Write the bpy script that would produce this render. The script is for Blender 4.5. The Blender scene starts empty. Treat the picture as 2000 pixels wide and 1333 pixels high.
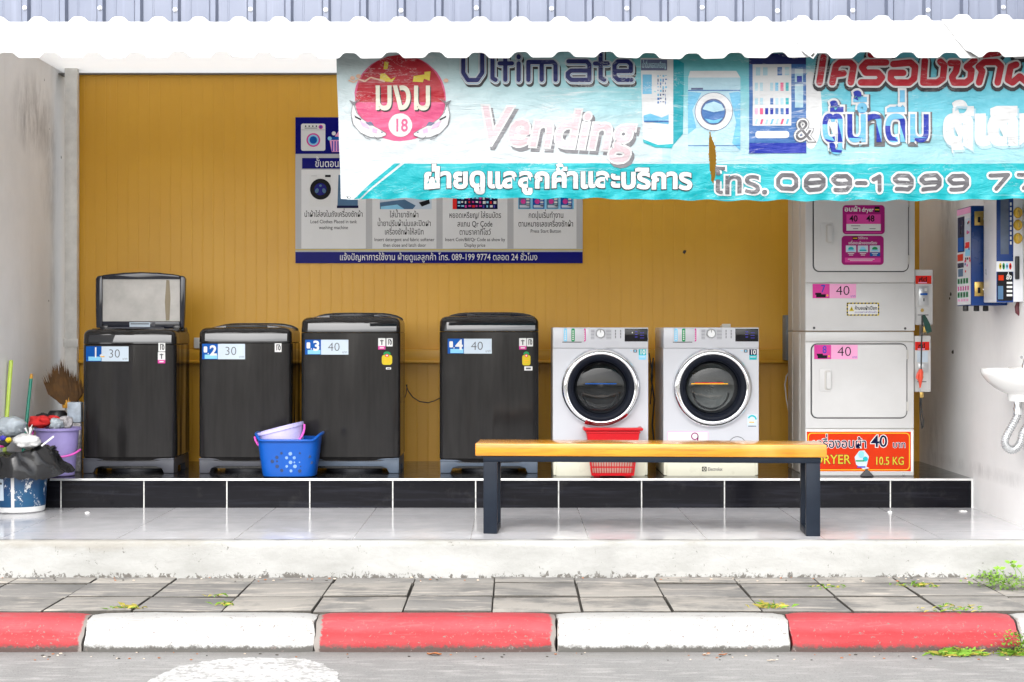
import bpy, bmesh, math, random
from mathutils import Vector, Matrix, noise as mnoise
from mathutils.geometry import tessellate_polygon

C = bpy.context.scene
COL = C.collection
R = math.radians
random.seed(7)

# ------------------------------------------------------------------ camera
F = 3162.0            # focal length in photo pixels (2000 px wide frame)
CZ = 1.245            # eye height above the pavement
HZ = 645.0            # horizon row in the photo
cam = bpy.data.cameras.new('camera')
cam.sensor_width = 36.0
cam.lens = F / 2000.0 * 36.0
cam.shift_y = -(666.5 - HZ) / 2000.0
cam.clip_start = 0.1
cam.clip_end = 2000
co = bpy.data.objects.new('camera', cam)
COL.objects.link(co)
co.location = (0, 0, CZ)
co.rotation_euler = (R(90), 0, 0)
C.camera = co

# ------------------------------------------------------------------ sky, sun, exposure
SUN_EL, SUN_AZ = 46.0, 192.0
w = bpy.data.worlds.new('World')
C.world = w
w.use_nodes = True
nt = w.node_tree
nt.nodes.clear()
sky = nt.nodes.new('ShaderNodeTexSky')
sky.sky_type = 'NISHITA'
sky.sun_disc = False
sky.sun_elevation = R(SUN_EL)
sky.sun_rotation = R(SUN_AZ)
sky.dust_density = 3.0
bw = nt.nodes.new('ShaderNodeRGBToBW')
mx = nt.nodes.new('ShaderNodeMix'); mx.data_type = 'RGBA'
mx.inputs[0].default_value = 0.80            # overcast: the blue is mostly clouded over
nt.links.new(sky.outputs[0], bw.inputs[0])
nt.links.new(sky.outputs[0], mx.inputs[6])
nt.links.new(bw.outputs[0], mx.inputs[7])
bg = nt.nodes.new('ShaderNodeBackground')
bg.inputs[1].default_value = 0.15
nt.links.new(mx.outputs[2], bg.inputs[0])
wo = nt.nodes.new('ShaderNodeOutputWorld')
nt.links.new(bg.outputs[0], wo.inputs[0])

sl = bpy.data.lights.new('sun', 'SUN')
sl.energy = 0.5
sl.angle = R(70)
sl.color = (1.0, 0.96, 0.90)
so = bpy.data.objects.new('sun', sl)
COL.objects.link(so)
so.rotation_euler = Vector((math.sin(R(SUN_AZ)) * math.cos(R(SUN_EL)), math.cos(R(SUN_AZ)) * math.cos(R(SUN_EL)), math.sin(R(SUN_EL)))).to_track_quat('Z', 'Y').to_euler()
so.location = (0, -20, 30)

C.view_settings.view_transform = 'Standard'
C.view_settings.look = 'None'
C.view_settings.gamma = 1
C.view_settings.exposure = 1.88

# ------------------------------------------------------------------ node helpers / materials
def setv(n, k, v):
    if k in n.inputs: n.inputs[k].default_value = v

def rgb(c): return (c[0], c[1], c[2], 1.0)

class G:
    """small wrapper round a material node tree"""
    def __init__(s, name):
        s.m = bpy.data.materials.new(name); s.m.use_nodes = True
        s.t = s.m.node_tree
        s.b = s.t.nodes['Principled BSDF']
        s.tc = s.t.nodes.new('ShaderNodeTexCoord')
    def L(s, a, b): s.t.links.new(a, b)
    def coord(s, scale=(1, 1, 1), loc=(0, 0, 0), rot=(0, 0, 0)):
        mp = s.t.nodes.new('ShaderNodeMapping')
        mp.inputs['Scale'].default_value = scale
        mp.inputs['Location'].default_value = loc
        mp.inputs['Rotation'].default_value = rot
        s.L(s.tc.outputs['Object'], mp.inputs['Vector'])
        return mp.outputs[0]
    def noise(s, scale, detail=4, rough=.55, stretch=(1, 1, 1), loc=(0, 0, 0), rot=(0, 0, 0), dist=0):
        n = s.t.nodes.new('ShaderNodeTexNoise')
        n.inputs['Scale'].default_value = scale
        n.inputs['Detail'].default_value = detail
        n.inputs['Roughness'].default_value = rough
        n.inputs['Distortion'].default_value = dist
        s.L(s.coord(stretch, loc, rot), n.inputs['Vector'])
        return n.outputs[0]
    def voro(s, scale, feature='F1', stretch=(1, 1, 1)):
        n = s.t.nodes.new('ShaderNodeTexVoronoi'); n.feature = feature
        n.inputs['Scale'].default_value = scale
        s.L(s.coord(stretch), n.inputs['Vector'])
        return n.outputs[0]
    def xyz(s):
        n = s.t.nodes.new('ShaderNodeSeparateXYZ')
        s.L(s.tc.outputs['Object'], n.inputs[0]); return n.outputs
    def ramp(s, src, a, b, ca=(0, 0, 0), cb=(1, 1, 1)):
        n = s.t.nodes.new('ShaderNodeValToRGB')
        n.color_ramp.elements[0].position = a; n.color_ramp.elements[1].position = b
        n.color_ramp.elements[0].color = rgb(ca); n.color_ramp.elements[1].color = rgb(cb)
        s.L(src, n.inputs[0]); return n.outputs[0]
    def rng(s, src, a, b, c=0., d=1.):
        n = s.t.nodes.new('ShaderNodeMapRange')
        for i, v in enumerate((a, b, c, d)): n.inputs[i + 1].default_value = v
        s.L(src, n.inputs[0]); return n.outputs[0]
    def math(s, op, a, b=None):
        n = s.t.nodes.new('ShaderNodeMath'); n.operation = op
        for i, v in enumerate((a, b)):
            if v is None: continue
            if isinstance(v, (int, float)): n.inputs[i].default_value = v
            else: s.L(v, n.inputs[i])
        return n.outputs[0]
    def mix(s, fac, a, b):
        n = s.t.nodes.new('ShaderNodeMix'); n.data_type = 'RGBA'
        for i, v in ((0, fac), (6, a), (7, b)):
            if isinstance(v, (int, float)): n.inputs[i].default_value = v
            elif isinstance(v, tuple): n.inputs[i].default_value = rgb(v)
            else: s.L(v, n.inputs[i])
        return n.outputs[2]
    def bump(s, src, strength=.3, dist=.01, prev=None):
        n = s.t.nodes.new('ShaderNodeBump')
        n.inputs['Strength'].default_value = strength
        n.inputs['Distance'].default_value = dist
        s.L(src, n.inputs['Height'])
        if prev is not None: s.L(prev, n.inputs['Normal'])
        return n.outputs[0]
    def done(s, col=None, rough=None, normal=None, **kw):
        for v, k in ((col, 'Base Color'), (rough, 'Roughness')):
            if v is None: continue
            if isinstance(v, tuple): s.b.inputs[k].default_value = rgb(v)
            elif isinstance(v, (int, float)): s.b.inputs[k].default_value = v
            else: s.L(v, s.b.inputs[k])
        if normal is not None: s.L(normal, s.b.inputs['Normal'])
        for k, v in kw.items(): setv(s.b, k.replace('_', ' '), v)
        return s.m

MATS = {}
def mat(name, col, rough=.5, metal=0., var=.12, vs=6., bump=0., bs=40., bd=.002, stretch=(1, 1, 1), **kw):
    """plain coloured material with a little procedural variation in colour, gloss and relief"""
    if name in MATS: return name
    g = G(name)
    if name.split('_')[0] in ('ink', 'sticker', 'poster', 'panel'): kw.setdefault('Specular_IOR_Level', .08)
    n = g.noise(vs, 4, .6, stretch)
    c2 = tuple(max(0, x * (1 - var)) for x in col)
    c1 = tuple(min(1, x * (1 + var * .35)) for x in col)
    col_o = g.mix(g.rng(n, .3, .7), c2, c1)
    ro = g.rng(n, .3, .7, max(.02, rough * .85), min(1, rough * 1.15))
    nm = g.bump(g.noise(bs, 3, .6, stretch), bump, bd) if bump else None
    MATS[name] = g.done(col_o, ro, nm, Metallic=metal, **kw)
    return name
def reg(name, m): MATS[name] = m; return name

# ------------------------------------------------------------------ mesh builder
def W(px, py, Z):      # photo pixel on the vertical plane at distance Z
    return Vector(((px - 1000) / F * Z, Z, CZ - (py - HZ) / F * Z))
def X_(px, Z): return (px - 1000) / F * Z
def z_(py, Z): return CZ - (py - HZ) / F * Z

class MB:
    def __init__(s): s.v = []; s.f = []; s.mi = []; s.mats = []; s.col = None
    def idx(s, m):
        if m not in s.mats: s.mats.append(m)
        return s.mats.index(m)
    def add(s, vs, fs, m):
        o = len(s.v); s.v += [Vector(p) for p in vs]
        i = s.idx(m)
        for f in fs: s.f.append(tuple(k + o for k in f)); s.mi.append(i)
        return s
    def from_bm(s, bm, m):
        bm.verts.index_update()
        s.add([v.co.copy() for v in bm.verts], [[v.index for v in f.verts] for f in bm.faces], m)
        bm.free(); return s
    def box(s, x0, x1, y0, y1, z0, z1, m, bev=0, seg=2):
        bm = bmesh.new()
        bmesh.ops.create_cube(bm, size=1)
        for v in bm.verts:
            v.co = Vector(((x0 + x1) / 2 + v.co.x * (x1 - x0), (y0 + y1) / 2 + v.co.y * (y1 - y0), (z0 + z1) / 2 + v.co.z * (z1 - z0)))
        if bev: bmesh.ops.bevel(bm, geom=bm.edges[:], offset=bev, segments=seg, profile=.5, affect='EDGES')
        return s.from_bm(bm, m)
    def prism(s, pts, axis, a, b, m, bev=0, seg=2, ang=35):
        def P(u, v, d): return {'y': (u, d, v), 'x': (d, u, v), 'z': (u, v, d)}[axis]
        bm = bmesh.new()
        A = [bm.verts.new(P(u, v, a)) for u, v in pts]; B = [bm.verts.new(P(u, v, b)) for u, v in pts]
        n = len(pts)
        bm.faces.new(A); bm.faces.new(B[::-1])
        for i in range(n): bm.faces.new((A[i], B[i], B[(i + 1) % n], A[(i + 1) % n]))
        bmesh.ops.recalc_face_normals(bm, faces=bm.faces[:])
        if bev:
            es = [e for e in bm.edges if len(e.link_faces) == 2 and e.calc_face_angle() > R(ang)]
            bmesh.ops.bevel(bm, geom=es, offset=bev, segments=seg, profile=.5, affect='EDGES')
        return s.from_bm(bm, m)
    def loft(s, rings, m, cap0=True, cap1=True, closed=True):
        n = len(rings[0]); vs = [p for r in rings for p in r]; fs = []
        for k in range(len(rings) - 1):
            for i in range(n if closed else n - 1):
                j = (i + 1) % n
                fs.append((k * n + i, k * n + j, (k + 1) * n + j, (k + 1) * n + i))
        if cap0: fs.append(tuple(range(n))[::-1])
        if cap1: fs.append(tuple((len(rings) - 1) * n + i for i in range(n)))
        return s.add(vs, fs, m)
    def lathe(s, prof, c, m, n=32, axis='z', sx=1, sy=1, cap0=False, cap1=False, a0=0, a1=360):
        c = Vector(c); rings = []; full = abs(a1 - a0) >= 359.9
        k = n if full else n + 1
        for r, h in prof:
            ring = []
            for i in range(k):
                a = R(a0 + (a1 - a0) * i / n)
                u, v = r * math.cos(a) * sx, r * math.sin(a) * sy
                ring.append(c + Vector({'z': (u, v, h), 'y': (u, h, v), 'x': (h, u, v)}[axis]))
            rings.append(ring)
        return s.loft(rings, m, cap0, cap1, full)
    def tube(s, path, r, m, n=8, closed=False, cap=True):
        path = [Vector(p) for p in path]; rings = []; N = len(path); up = None
        for i, p in enumerate(path):
            a = path[(i - 1) % N] if (closed or i > 0) else p
            b = path[(i + 1) % N] if (closed or i < N - 1) else p
            d = (b - a)
            d = d.normalized() if d.length > 1e-9 else Vector((0, 0, 1))
            if up is None: up = d.orthogonal().normalized()
            up = (up - d * up.dot(d))
            up = up.normalized() if up.length > 1e-6 else d.orthogonal().normalized()
            q = d.cross(up); rr = r[i] if isinstance(r, (list, tuple)) else r
            rings.append([p + (up * math.cos(2 * math.pi * k / n) + q * math.sin(2 * math.pi * k / n)) * rr for k in range(n)])
        if closed: rings.append(rings[0]); cap = False
        return s.loft(rings, m, cap, cap)
    def ball(s, c, r, m, amp=0., freq=3., seed=0, sub=3, flat=None, crease=0.):
        bm = bmesh.new(); bmesh.ops.create_icosphere(bm, subdivisions=sub, radius=1)
        c = Vector(c)
        for v in bm.verts:
            d = v.co.normalized()
            k = 1 + amp * mnoise.noise(d * freq + Vector((seed * 7.3, seed, 0)))
            if crease: k += crease * (abs(mnoise.noise(d * freq * 2.3 + Vector((seed, 3.1, seed)))) - .25)
            p = Vector((d.x * r[0], d.y * r[1], d.z * r[2])) * k
            if flat is not None: p.z = max(p.z, flat)
            v.co = c + p
        return s.from_bm(bm, m)
    def rot(s, ang, axis, piv, start=0):
        M = Matrix.Translation(Vector(piv)) @ Matrix.Rotation(R(ang), 4, axis) @ Matrix.Translation(-Vector(piv))
        for i in range(start, len(s.v)): s.v[i] = M @ s.v[i]
        return s
    def mesh(s, name, base=(0, 0, 0), smooth=40):
        me = bpy.data.meshes.new(name); b = Vector(base)
        me.from_pydata([p - b for p in s.v], [], s.f)
        for mname in s.mats: me.materials.append(MATS[mname])
        me.polygons.foreach_set('material_index', s.mi)
        me.validate()
        if smooth:
            me.polygons.foreach_set('use_smooth', [True] * len(me.polygons))
            me.set_sharp_from_angle(angle=R(smooth))
        me.update()
        return me

def split(mb):
    """one builder per loose piece of mb"""
    par = list(range(len(mb.v)))
    def fnd(i):
        while par[i] != i: par[i] = par[par[i]]; i = par[i]
        return i
    for f in mb.f:
        for k in f[1:]: par[fnd(k)] = fnd(f[0])
    g = {}
    for f, m in zip(mb.f, mb.mi): g.setdefault(fnd(f[0]), []).append((f, m))
    out = []
    for fs in g.values():
        b = MB(); mp = {}
        for f, m in fs:
            for k in f:
                if k not in mp: mp[k] = len(b.v); b.v.append(mb.v[k])
            b.f.append(tuple(mp[k] for k in f)); b.mi.append(b.idx(mb.mats[m]))
        out.append(b)
    return out

class Thing:
    def __init__(s, name, label, cat, base, group=None, kind=None):
        s.base = Vector(base)
        s.o = bpy.data.objects.new(name, None); COL.objects.link(s.o)
        s.o.empty_display_size = .1
        s.o.location = s.base
        tag(s.o, label, cat, group, kind)
    def part(s, name, mb, parent=None, label=None, smooth=40, kind=None):
        o = bpy.data.objects.new(name, mb.mesh(name, s.base, smooth)); COL.objects.link(o)
        o.parent = parent or s.o
        if label: o['label'] = label
        if kind: o['kind'] = kind
        return o
    def each(s, name, mb, parent=None, smooth=40):
        for b in split(mb): s.part(name, b, parent, None, smooth)
def tag(o, label=None, cat=None, group=None, kind=None):
    for k, v in (('label', label), ('category', cat), ('group', group), ('kind', kind)):
        if v: o[k] = v
    return o
def solo(name, mb, label, cat, base=(0, 0, 0), group=None, kind=None, smooth=40):
    o = bpy.data.objects.new(name, mb.mesh(name, base, smooth)); COL.objects.link(o)
    o.location = base
    return tag(o, label, cat, group, kind)

# ------------------------------------------------------------------ lettering
GL = {}; ADV = {}
def _geo(body, off):
    c = bpy.data.curves.new('glyph', 'FONT'); c.body = body; c.size = 1; c.offset = off; c.resolution_u = 3
    o = bpy.data.objects.new('glyph', c); COL.objects.link(o)
    bpy.context.view_layer.update()
    me = bpy.data.meshes.new_from_object(o.evaluated_get(bpy.context.evaluated_depsgraph_get()))
    v = [(p.co.x, p.co.y) for p in me.vertices] if me else []
    f = [tuple(q.vertices) for q in me.polygons] if me else []
    bpy.data.objects.remove(o); bpy.data.curves.remove(c)
    if me: bpy.data.meshes.remove(me)
    return v, f
def glyph(ch, off):
    k = (ch, round(off, 4))
    if k not in GL: GL[k] = _geo(ch, off) if ch.strip() else ([], [])
    return GL[k]
def adv(ch):
    if ch not in ADV:
        if 'XX' not in ADV: ADV['XX'] = max(p[0] for p in _geo('XX', 0)[0])
        ADV[ch] = max(p[0] for p in _geo('X' + ch + 'X', 0)[0]) - ADV['XX']
    return ADV[ch]
UP = set('ิีึืั็ํ'); TONE = set('่้๊๋์')
def layout(s, off=0., track=0.):
    pen = 0.; tris = []; dx = 0.; up = False
    for i, ch in enumerate(s):
        a = adv(ch); dy = 0.; ddx = 0.
        if ch in UP: up = True; ddx = dx
        elif ch in TONE:
            ddx = dx
            if up or (i + 1 < len(s) and s[i + 1] == 'ำ'): dy = .21
        else: up = False; dx = -.12 if ch in 'ปฝฟ' else 0.
        v, f = glyph(ch, off)
        for q in f:
            for k in range(1, len(q) - 1):
                tris.append(tuple((v[j][0] + pen + ddx, v[j][1] + dy) for j in (q[0], q[k], q[k + 1])))
        pen += a + (track if a > .05 else 0)
    return tris, pen

class Art:
    """flat printing in photo-pixel units laid on a real surface; L is the ink layer"""
    def __init__(s, Z, off=.0012, step=.0006, surf=None):
        s.Z = Z; s.off = off; s.step = step; s.surf = surf; s.t = []
    def tri(s, a, b, c, m, L): s.t.append((a, b, c, m, L))
    def poly(s, pts, m, L):
        for t in tessellate_polygon([[Vector((p[0], p[1], 0)) for p in pts]]):
            s.tri(*[tuple(pts[i][:2]) for i in t], m, L)
        return s
    def rect(s, x0, y0, x1, y1, m, L): return s.poly([(x0, y0), (x1, y0), (x1, y1), (x0, y1)], m, L)
    def rrect(s, x0, y0, x1, y1, r, m, L, n=5): return s.poly(rr(x0, y0, x1, y1, r, n), m, L)
    def ell(s, cx, cy, rx, ry, m, L, n=28, rot=0):
        c, d = math.cos(R(rot)), math.sin(R(rot))
        return s.poly([(cx + rx * math.cos(a) * c - ry * math.sin(a) * d, cy + rx * math.cos(a) * d + ry * math.sin(a) * c)
                       for a in [2 * math.pi * i / n for i in range(n)]], m, L)
    def ring(s, cx, cy, r0, r1, m, L, n=36, a0=0, a1=360):
        for i in range(n):
            a, b = R(a0 + (a1 - a0) * i / n), R(a0 + (a1 - a0) * (i + 1) / n)
            p = [(cx + r * math.cos(t), cy + r * math.sin(t)) for r, t in ((r0, a), (r1, a), (r1, b), (r0, b))]
            s.tri(p[0], p[1], p[2], m, L); s.tri(p[0], p[2], p[3], m, L)
        return s
    def line(s, pts, wd, m, L):
        for a, b in zip(pts, pts[1:]):
            dx, dy = b[0] - a[0], b[1] - a[1]; l = math.hypot(dx, dy) or 1
            nx, ny = -dy / l * wd / 2, dx / l * wd / 2
            s.poly([(a[0] + nx, a[1] + ny), (b[0] + nx, b[1] + ny), (b[0] - nx, b[1] - ny), (a[0] - nx, a[1] - ny)], m, L)
        return s
    def stroke(s, paths, wd, m, L, dx=0., dy=0.):
        """brush lettering: every path is a thick line with rounded joints"""
        for i, p in enumerate(paths):
            q = [(x + dx, y + dy) for x, y in p]; l = L + .22 * (i % 3)
            for j in range(len(q) - 1): s.line(q[j:j + 2], wd, m, l + .05 * (j % 2))
            for j, c in enumerate(q): s.ell(c[0], c[1], wd / 2, wd / 2, m, l + .10 + .05 * (j % 2), 10)
        return s
    def frame(s, x0, y0, x1, y1, t, m, L):
        s.rect(x0, y0, x1, y0 + t, m, L); s.rect(x0, y1 - t, x1, y1, m, L)
        s.rect(x0, y0 + t, x0 + t, y1 - t, m, L); return s.rect(x1 - t, y0 + t, x1, y1 - t, m, L)
    def text(s, txt, x0, x1, yb, size, m, L, bold=0., shear=0., track=0., dx=0., dy=0., tilt=0., ink=None):
        """baseline yb, em height `size` px; width fitted to x0..x1 (natural when x1 is None)"""
        tris, wd = layout(txt, bold, track)
        k = (x1 - x0) / wd if x1 is not None else size
        for t in tris:
            p = [(x0 + u * k + v * size * shear + dx, yb - v * size + dy + tilt * u * k) for u, v in t]
            s.tri(p[0], p[1], p[2], ink(p) if ink else m, L)
        return s
    def ctext(s, txt, cx, yb, size, m, L, bold=0., maxw=None, **kw):
        wd = layout(txt)[1] * size
        if maxw: wd = min(wd, maxw)
        return s.text(txt, cx - wd / 2, cx + wd / 2, yb, size, m, L, bold, **kw)
    def mb(s, refine=None, drop=None):
        out = MB(); key = {}; V = {}
        tris = s.t
        if refine:
            st = list(tris); tris = []
            while st:
                a, b, c, m, L = st.pop()
                e = [(math.dist(a, b), a, b, c), (math.dist(b, c), b, c, a), (math.dist(c, a), c, a, b)]
                l, p, q, r = max(e, key=lambda k: (k[0], min(k[1], k[2]), max(k[1], k[2])))
                if l > refine(a, b, c):
                    mid = ((p[0] + q[0]) / 2, (p[1] + q[1]) / 2)
                    st.append((p, mid, r, m, L)); st.append((mid, q, r, m, L))
                else: tris.append((a, b, c, m, L))
        for a, b, c, m, L in tris:
            if drop and drop((a[0] + b[0] + c[0]) / 3, (a[1] + b[1] + c[1]) / 3): continue
            ar = (b[0] - a[0]) * (c[1] - a[1]) - (c[0] - a[0]) * (b[1] - a[1])
            if abs(ar) < 1e-7: continue
            if ar > 0: b, c = c, b          # faces look towards -Y
            ids = []
            for p in (a, b, c):
                k = (round(p[0], 3), round(p[1], 3), L, m)
                if k not in V:
                    P = s.pos(p[0], p[1], s.off + s.step * L)
                    V[k] = len(out.v); out.v.append(P)
                ids.append(V[k])
            out.f.append(tuple(ids)); out.mi.append(out.idx(m))
        return out
    def pos(s, px, py, d):
        P = W(px, py, s.Z)
        P.y = (s.surf(P.x, P.z) if s.surf else s.Z) - d
        return P

def rr(x0, y0, x1, y1, r, n=5):
    pts = []
    for cx, cy, a0 in ((x1 - r, y0 + r, -90), (x1 - r, y1 - r, 0), (x0 + r, y1 - r, 90), (x0 + r, y0 + r, 180)):
        for i in range(n + 1):
            a = R(a0 + 90 * i / n); pts.append((cx + r * math.cos(a), cy + r * math.sin(a)))
    return pts
# ================================================================== levels and planes (metres)
ROAD = -.14; FLOOR = .18; PLAT = .357
Y_K = 7.17            # back of the kerb
Y_PL = 8.15           # front of the white plinth
Y_ST = 9.67           # front of the black tiled step
Y_W = 10.95           # ochre back wall
XL, XR = -3.06, 2.755 # inner faces of the side walls

# ------------------------------------------------------------------ setting materials
def m_road():
    g = G('road_concrete')
    n = g.noise(1.3, 6, .65, (1, .35, 1)); f = g.noise(140, 3, .7); s = g.noise(26, 4, .6, (.25, 1, 1))
    c = g.mix(g.rng(n, .3, .7), (.17, .168, .163), (.24, .235, .227))
    c = g.mix(g.rng(s, .5, .75), c, (.31, .302, .29))
    c = g.mix(g.rng(f, .58, .70), c, (.085, .083, .078)); h = g.noise(60, 4, .75, loc=(4, 2, 0)); c = g.mix(g.math('MULTIPLY', g.rng(h, .60, .72), .6), c, (.36, .35, .335))
    ed = g.rng(g.math('ADD', g.xyz()[1], g.math('MULTIPLY', g.math('SUBTRACT', s, .5), .35)), 6.82, 6.96); c = g.mix(g.math('MULTIPLY', ed, .6), c, (.11, .102, .09))
    return reg('road_concrete', g.done(c, .9, g.bump(f, .5, .004)))
def m_slab():
    g = G('pavement_slab')
    at = g.t.nodes.new('ShaderNodeAttribute'); at.attribute_name = 'tone'
    n = g.noise(3.2, 6, .65); f = g.noise(90, 4, .7); st = g.noise(5, 5, .6, (.5, 2.2, 1), dist=1.2)
    c = g.mix(at.outputs['Fac'], (.15, .144, .135), (.25, .234, .208))
    c = g.mix(g.math('MULTIPLY', g.rng(n, .46, .60), .8), c, (.105, .103, .098))
    c = g.mix(g.math('MULTIPLY', g.rng(st, .53, .68), .75), c, (.37, .335, .29))
    c = g.mix(g.rng(f, .62, .72), c, (.07, .068, .062))
    return reg('pavement_slab', g.done(c, .92, g.bump(f, .4, .004, g.bump(n, .3, .01))))
def m_plinth():
    g = G('plinth_paint')
    x = g.xyz()
    n = g.noise(2.2, 6, .7, (.6, 1, 1.6)); f = g.noise(26, 5, .7, dist=1.); chips = g.noise(30, 6, .78, (1, 1, .8), dist=.6)
    lf = g.rng(x[0], -3.6, -.9, 1, 0)
    # bare weathered cement shows along the upper edge, most of it towards the left
    band = g.math('MULTIPLY', g.rng(x[2], .09, .165), g.math('ADD', g.math('MULTIPLY', lf, .55), .25))
    bare = g.rng(g.math('ADD', band, g.math('MULTIPLY', g.math('SUBTRACT', n, .5), 1.5)), .32, .6)
    c = g.mix(g.rng(n, .3, .7), (.38, .38, .368), (.24, .24, .225))
    c = g.mix(g.math('MULTIPLY', bare, .85), c, (.25, .238, .21))
    low = g.rng(x[2], .0, .035, .16, 0)
    c = g.mix(g.rng(g.math('ADD', chips, low), .635, .66), c, (.10, .092, .082))
    return reg('plinth_paint', g.done(c, .85, g.bump(f, .45, .006)))
def m_kerb(name, col, faded):
    g = G(name)
    x = g.xyz()
    n = g.noise(4, 6, .7, (.6, 1, 2)); f = g.noise(45, 5, .7); ch = g.noise(24, 6, .75)
    worn = g.rng(g.math('ADD', x[2], g.math('MULTIPLY', g.math('SUBTRACT', n, .5), .06)), -.068, -.045)   # worn upper curve; the paler red also paints in light from above
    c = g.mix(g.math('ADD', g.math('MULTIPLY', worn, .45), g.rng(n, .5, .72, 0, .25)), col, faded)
    # grime and bare concrete along the foot of the kerb, ragged upper edge
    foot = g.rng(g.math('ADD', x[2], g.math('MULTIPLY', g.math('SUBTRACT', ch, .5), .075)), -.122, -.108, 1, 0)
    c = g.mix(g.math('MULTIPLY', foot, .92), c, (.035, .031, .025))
    c = g.mix(g.rng(g.noise(55, 5, .75), .61, .635), c, (.13, .10, .09))
    sc = g.noise(12, 6, .75, (.25, 1, 5), loc=(3, 0, 1))
    c = g.mix(g.math('MULTIPLY', g.rng(sc, .58, .68), .45), c, (.16, .14, .13))
    e = g.math('ABSOLUTE', g.math('ADD', x[0], 0.0))
    edge = g.rng(g.math('ADD', e, g.math('MULTIPLY', g.math('SUBTRACT', ch, .5), .06)), .493, .502)
    c = g.mix(edge, c, (.17, .15, .135))
    return reg(name, g.done(c, .62, g.bump(f, .35, .004, g.bump(n, .25, .012))))
def m_floor():
    g = G('floor_tile')
    br = g.t.nodes.new('ShaderNodeTexBrick')
    br.offset = 0; br.squash = 1
    for k, v in (('Scale', 1), ('Mortar Size', .0022), ('Mortar Smooth', .1), ('Brick Width', .6), ('Row Height', .6), ('Bias', -.2)): br.inputs[k].default_value = v
    br.inputs['Color1'].default_value = rgb((.46, .46, .475)); br.inputs['Color2'].default_value = rgb((.50, .50, .515)); br.inputs['Mortar'].default_value = rgb((.30, .29, .29))
    g.L(g.coord(loc=(.21, -8.53, 0)), br.inputs['Vector'])
    n = g.noise(2.4, 5, .6, (.35, 6, 1)); n2 = g.noise(7, 5, .65)
    c = g.mix(g.math('MULTIPLY', g.rng(n, .45, .75), .35), br.outputs[0], (.33, .335, .36))
    dirt = g.math('MULTIPLY', g.rng(n2, .52, .75), .25)
    c = g.mix(dirt, c, (.30, .28, .26))
    return reg('floor_tile', g.done(c, g.rng(n2, .35, .7, .07, .22), g.bump(g.noise(3, 2, .5), .03, .01), Specular_IOR_Level=.6))
def m_blacktile(name, grout_axis, off):
    g = G(name)
    br = g.t.nodes.new('ShaderNodeTexBrick'); br.offset = 0
    for k, v in (('Scale', 1), ('Mortar Size', .0035), ('Mortar Smooth', 0.), ('Brick Width', .4954), ('Row Height', 40. if grout_axis == 'x' else .5), ('Bias', 0.)): br.inputs[k].default_value = v
    for k in ('Color1', 'Color2'): br.inputs[k].default_value = rgb((.006, .006, .008))
    br.inputs['Mortar'].default_value = rgb((.55, .55, .53) if grout_axis == 'x' else (.05, .05, .05))
    g.L(g.coord(loc=off), br.inputs['Vector'])
    n = g.noise(3, 5, .65, (.5, 1, 9)); d = g.noise(11, 5, .7)
    c = g.mix(g.math('MULTIPLY', g.rng(n, .5, .75), .8), br.outputs[0], (.022, .023, .032))
    c = g.mix(g.math('MULTIPLY', g.rng(d, .56, .8), .10 if grout_axis == 'x' else .2), c, (.15, .145, .13))
    return reg(name, g.done(c, g.rng(d, .3, .75, .06, .22), Specular_IOR_Level=.08 if grout_axis == 'x' else .5))
def m_wall(name, col, smudge):
    g = G(name)
    x = g.xyz()
    n = g.noise(1.6, 6, .65); v = g.noise(3, 6, .7, (1, 1, .12)); f = g.noise(120, 3, .6)
    c = g.mix(g.rng(n, .3, .7), col, tuple(k * .88 for k in col))
    c = g.mix(g.math('MULTIPLY', g.rng(v, .56, .8), .12), c, (.36, .33, .29))
    for (cy, cz, ry, rz, k) in smudge:      # mildew stains on this wall
        a = g.math('POWER', g.math('DIVIDE', g.math('SUBTRACT', x[1], cy), ry), 2)
        b = g.math('POWER', g.math('DIVIDE', g.math('SUBTRACT', x[2], cz), rz), 2)
        blob = g.rng(g.math('ADD', a, b), 0, 1, 1, 0)
        m = g.math('MULTIPLY', blob, g.rng(g.noise(5, 6, .75, (1, 1.6, .55), loc=(cy, cz, 0)), .40, .70))
        c = g.mix(g.math('MULTIPLY', m, k), c, (.06, .05, .045))
    sp = g.noise(9, 2, .5, loc=(3, 1, 2))
    c = g.mix(g.rng(sp, .77, .79), c, (.05, .045, .04))
    return reg(name, g.done(c, .75, g.bump(f, .12, .003)))
def m_ochre():
    g = G('ochre_paint')
    n = g.noise(1.1, 5, .6); v = g.noise(26, 6, .7, (1, 1, .04)); f = g.noise(45, 3, .6)
    c = g.mix(g.rng(n, .3, .7), (.66, .35, .022), (.60, .305, .017))
    c = g.mix(g.math('MULTIPLY', g.rng(v, .58, .8), .35), c, (.66, .37, .06))
    c = g.mix(g.rng(g.noise(16, 4, .75), .735, .76), c, (.16, .11, .04))
    return reg('ochre_paint', g.done(c, .42, g.bump(f, .08, .003)))
def m_cladding():
    g = G('blue_cladding')
    n = g.noise(2, 5, .6); v = g.noise(22, 4, .65, (1, 1, .04))
    c = g.mix(g.rng(n, .3, .7), (.125, .142, .195), (.16, .178, .23))
    c = g.mix(g.math('MULTIPLY', g.rng(v, .55, .75), .4), c, (.24, .26, .33))
    return reg('blue_cladding', g.done(c, .38, g.bump(v, .05, .002), Metallic=.25))
def m_awning():
    g = G('awning_white')
    n = g.noise(2.5, 6, .7); v = g.noise(14, 5, .7, (1, .12, 1))
    c = g.mix(g.rng(n, .3, .7), (.55, .55, .545), (.45, .45, .44))
    c = g.mix(g.math('MULTIPLY', g.rng(v, .60, .8), .55), c, (.20, .195, .175))
    return reg('awning_white', g.done(c, .40))
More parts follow.
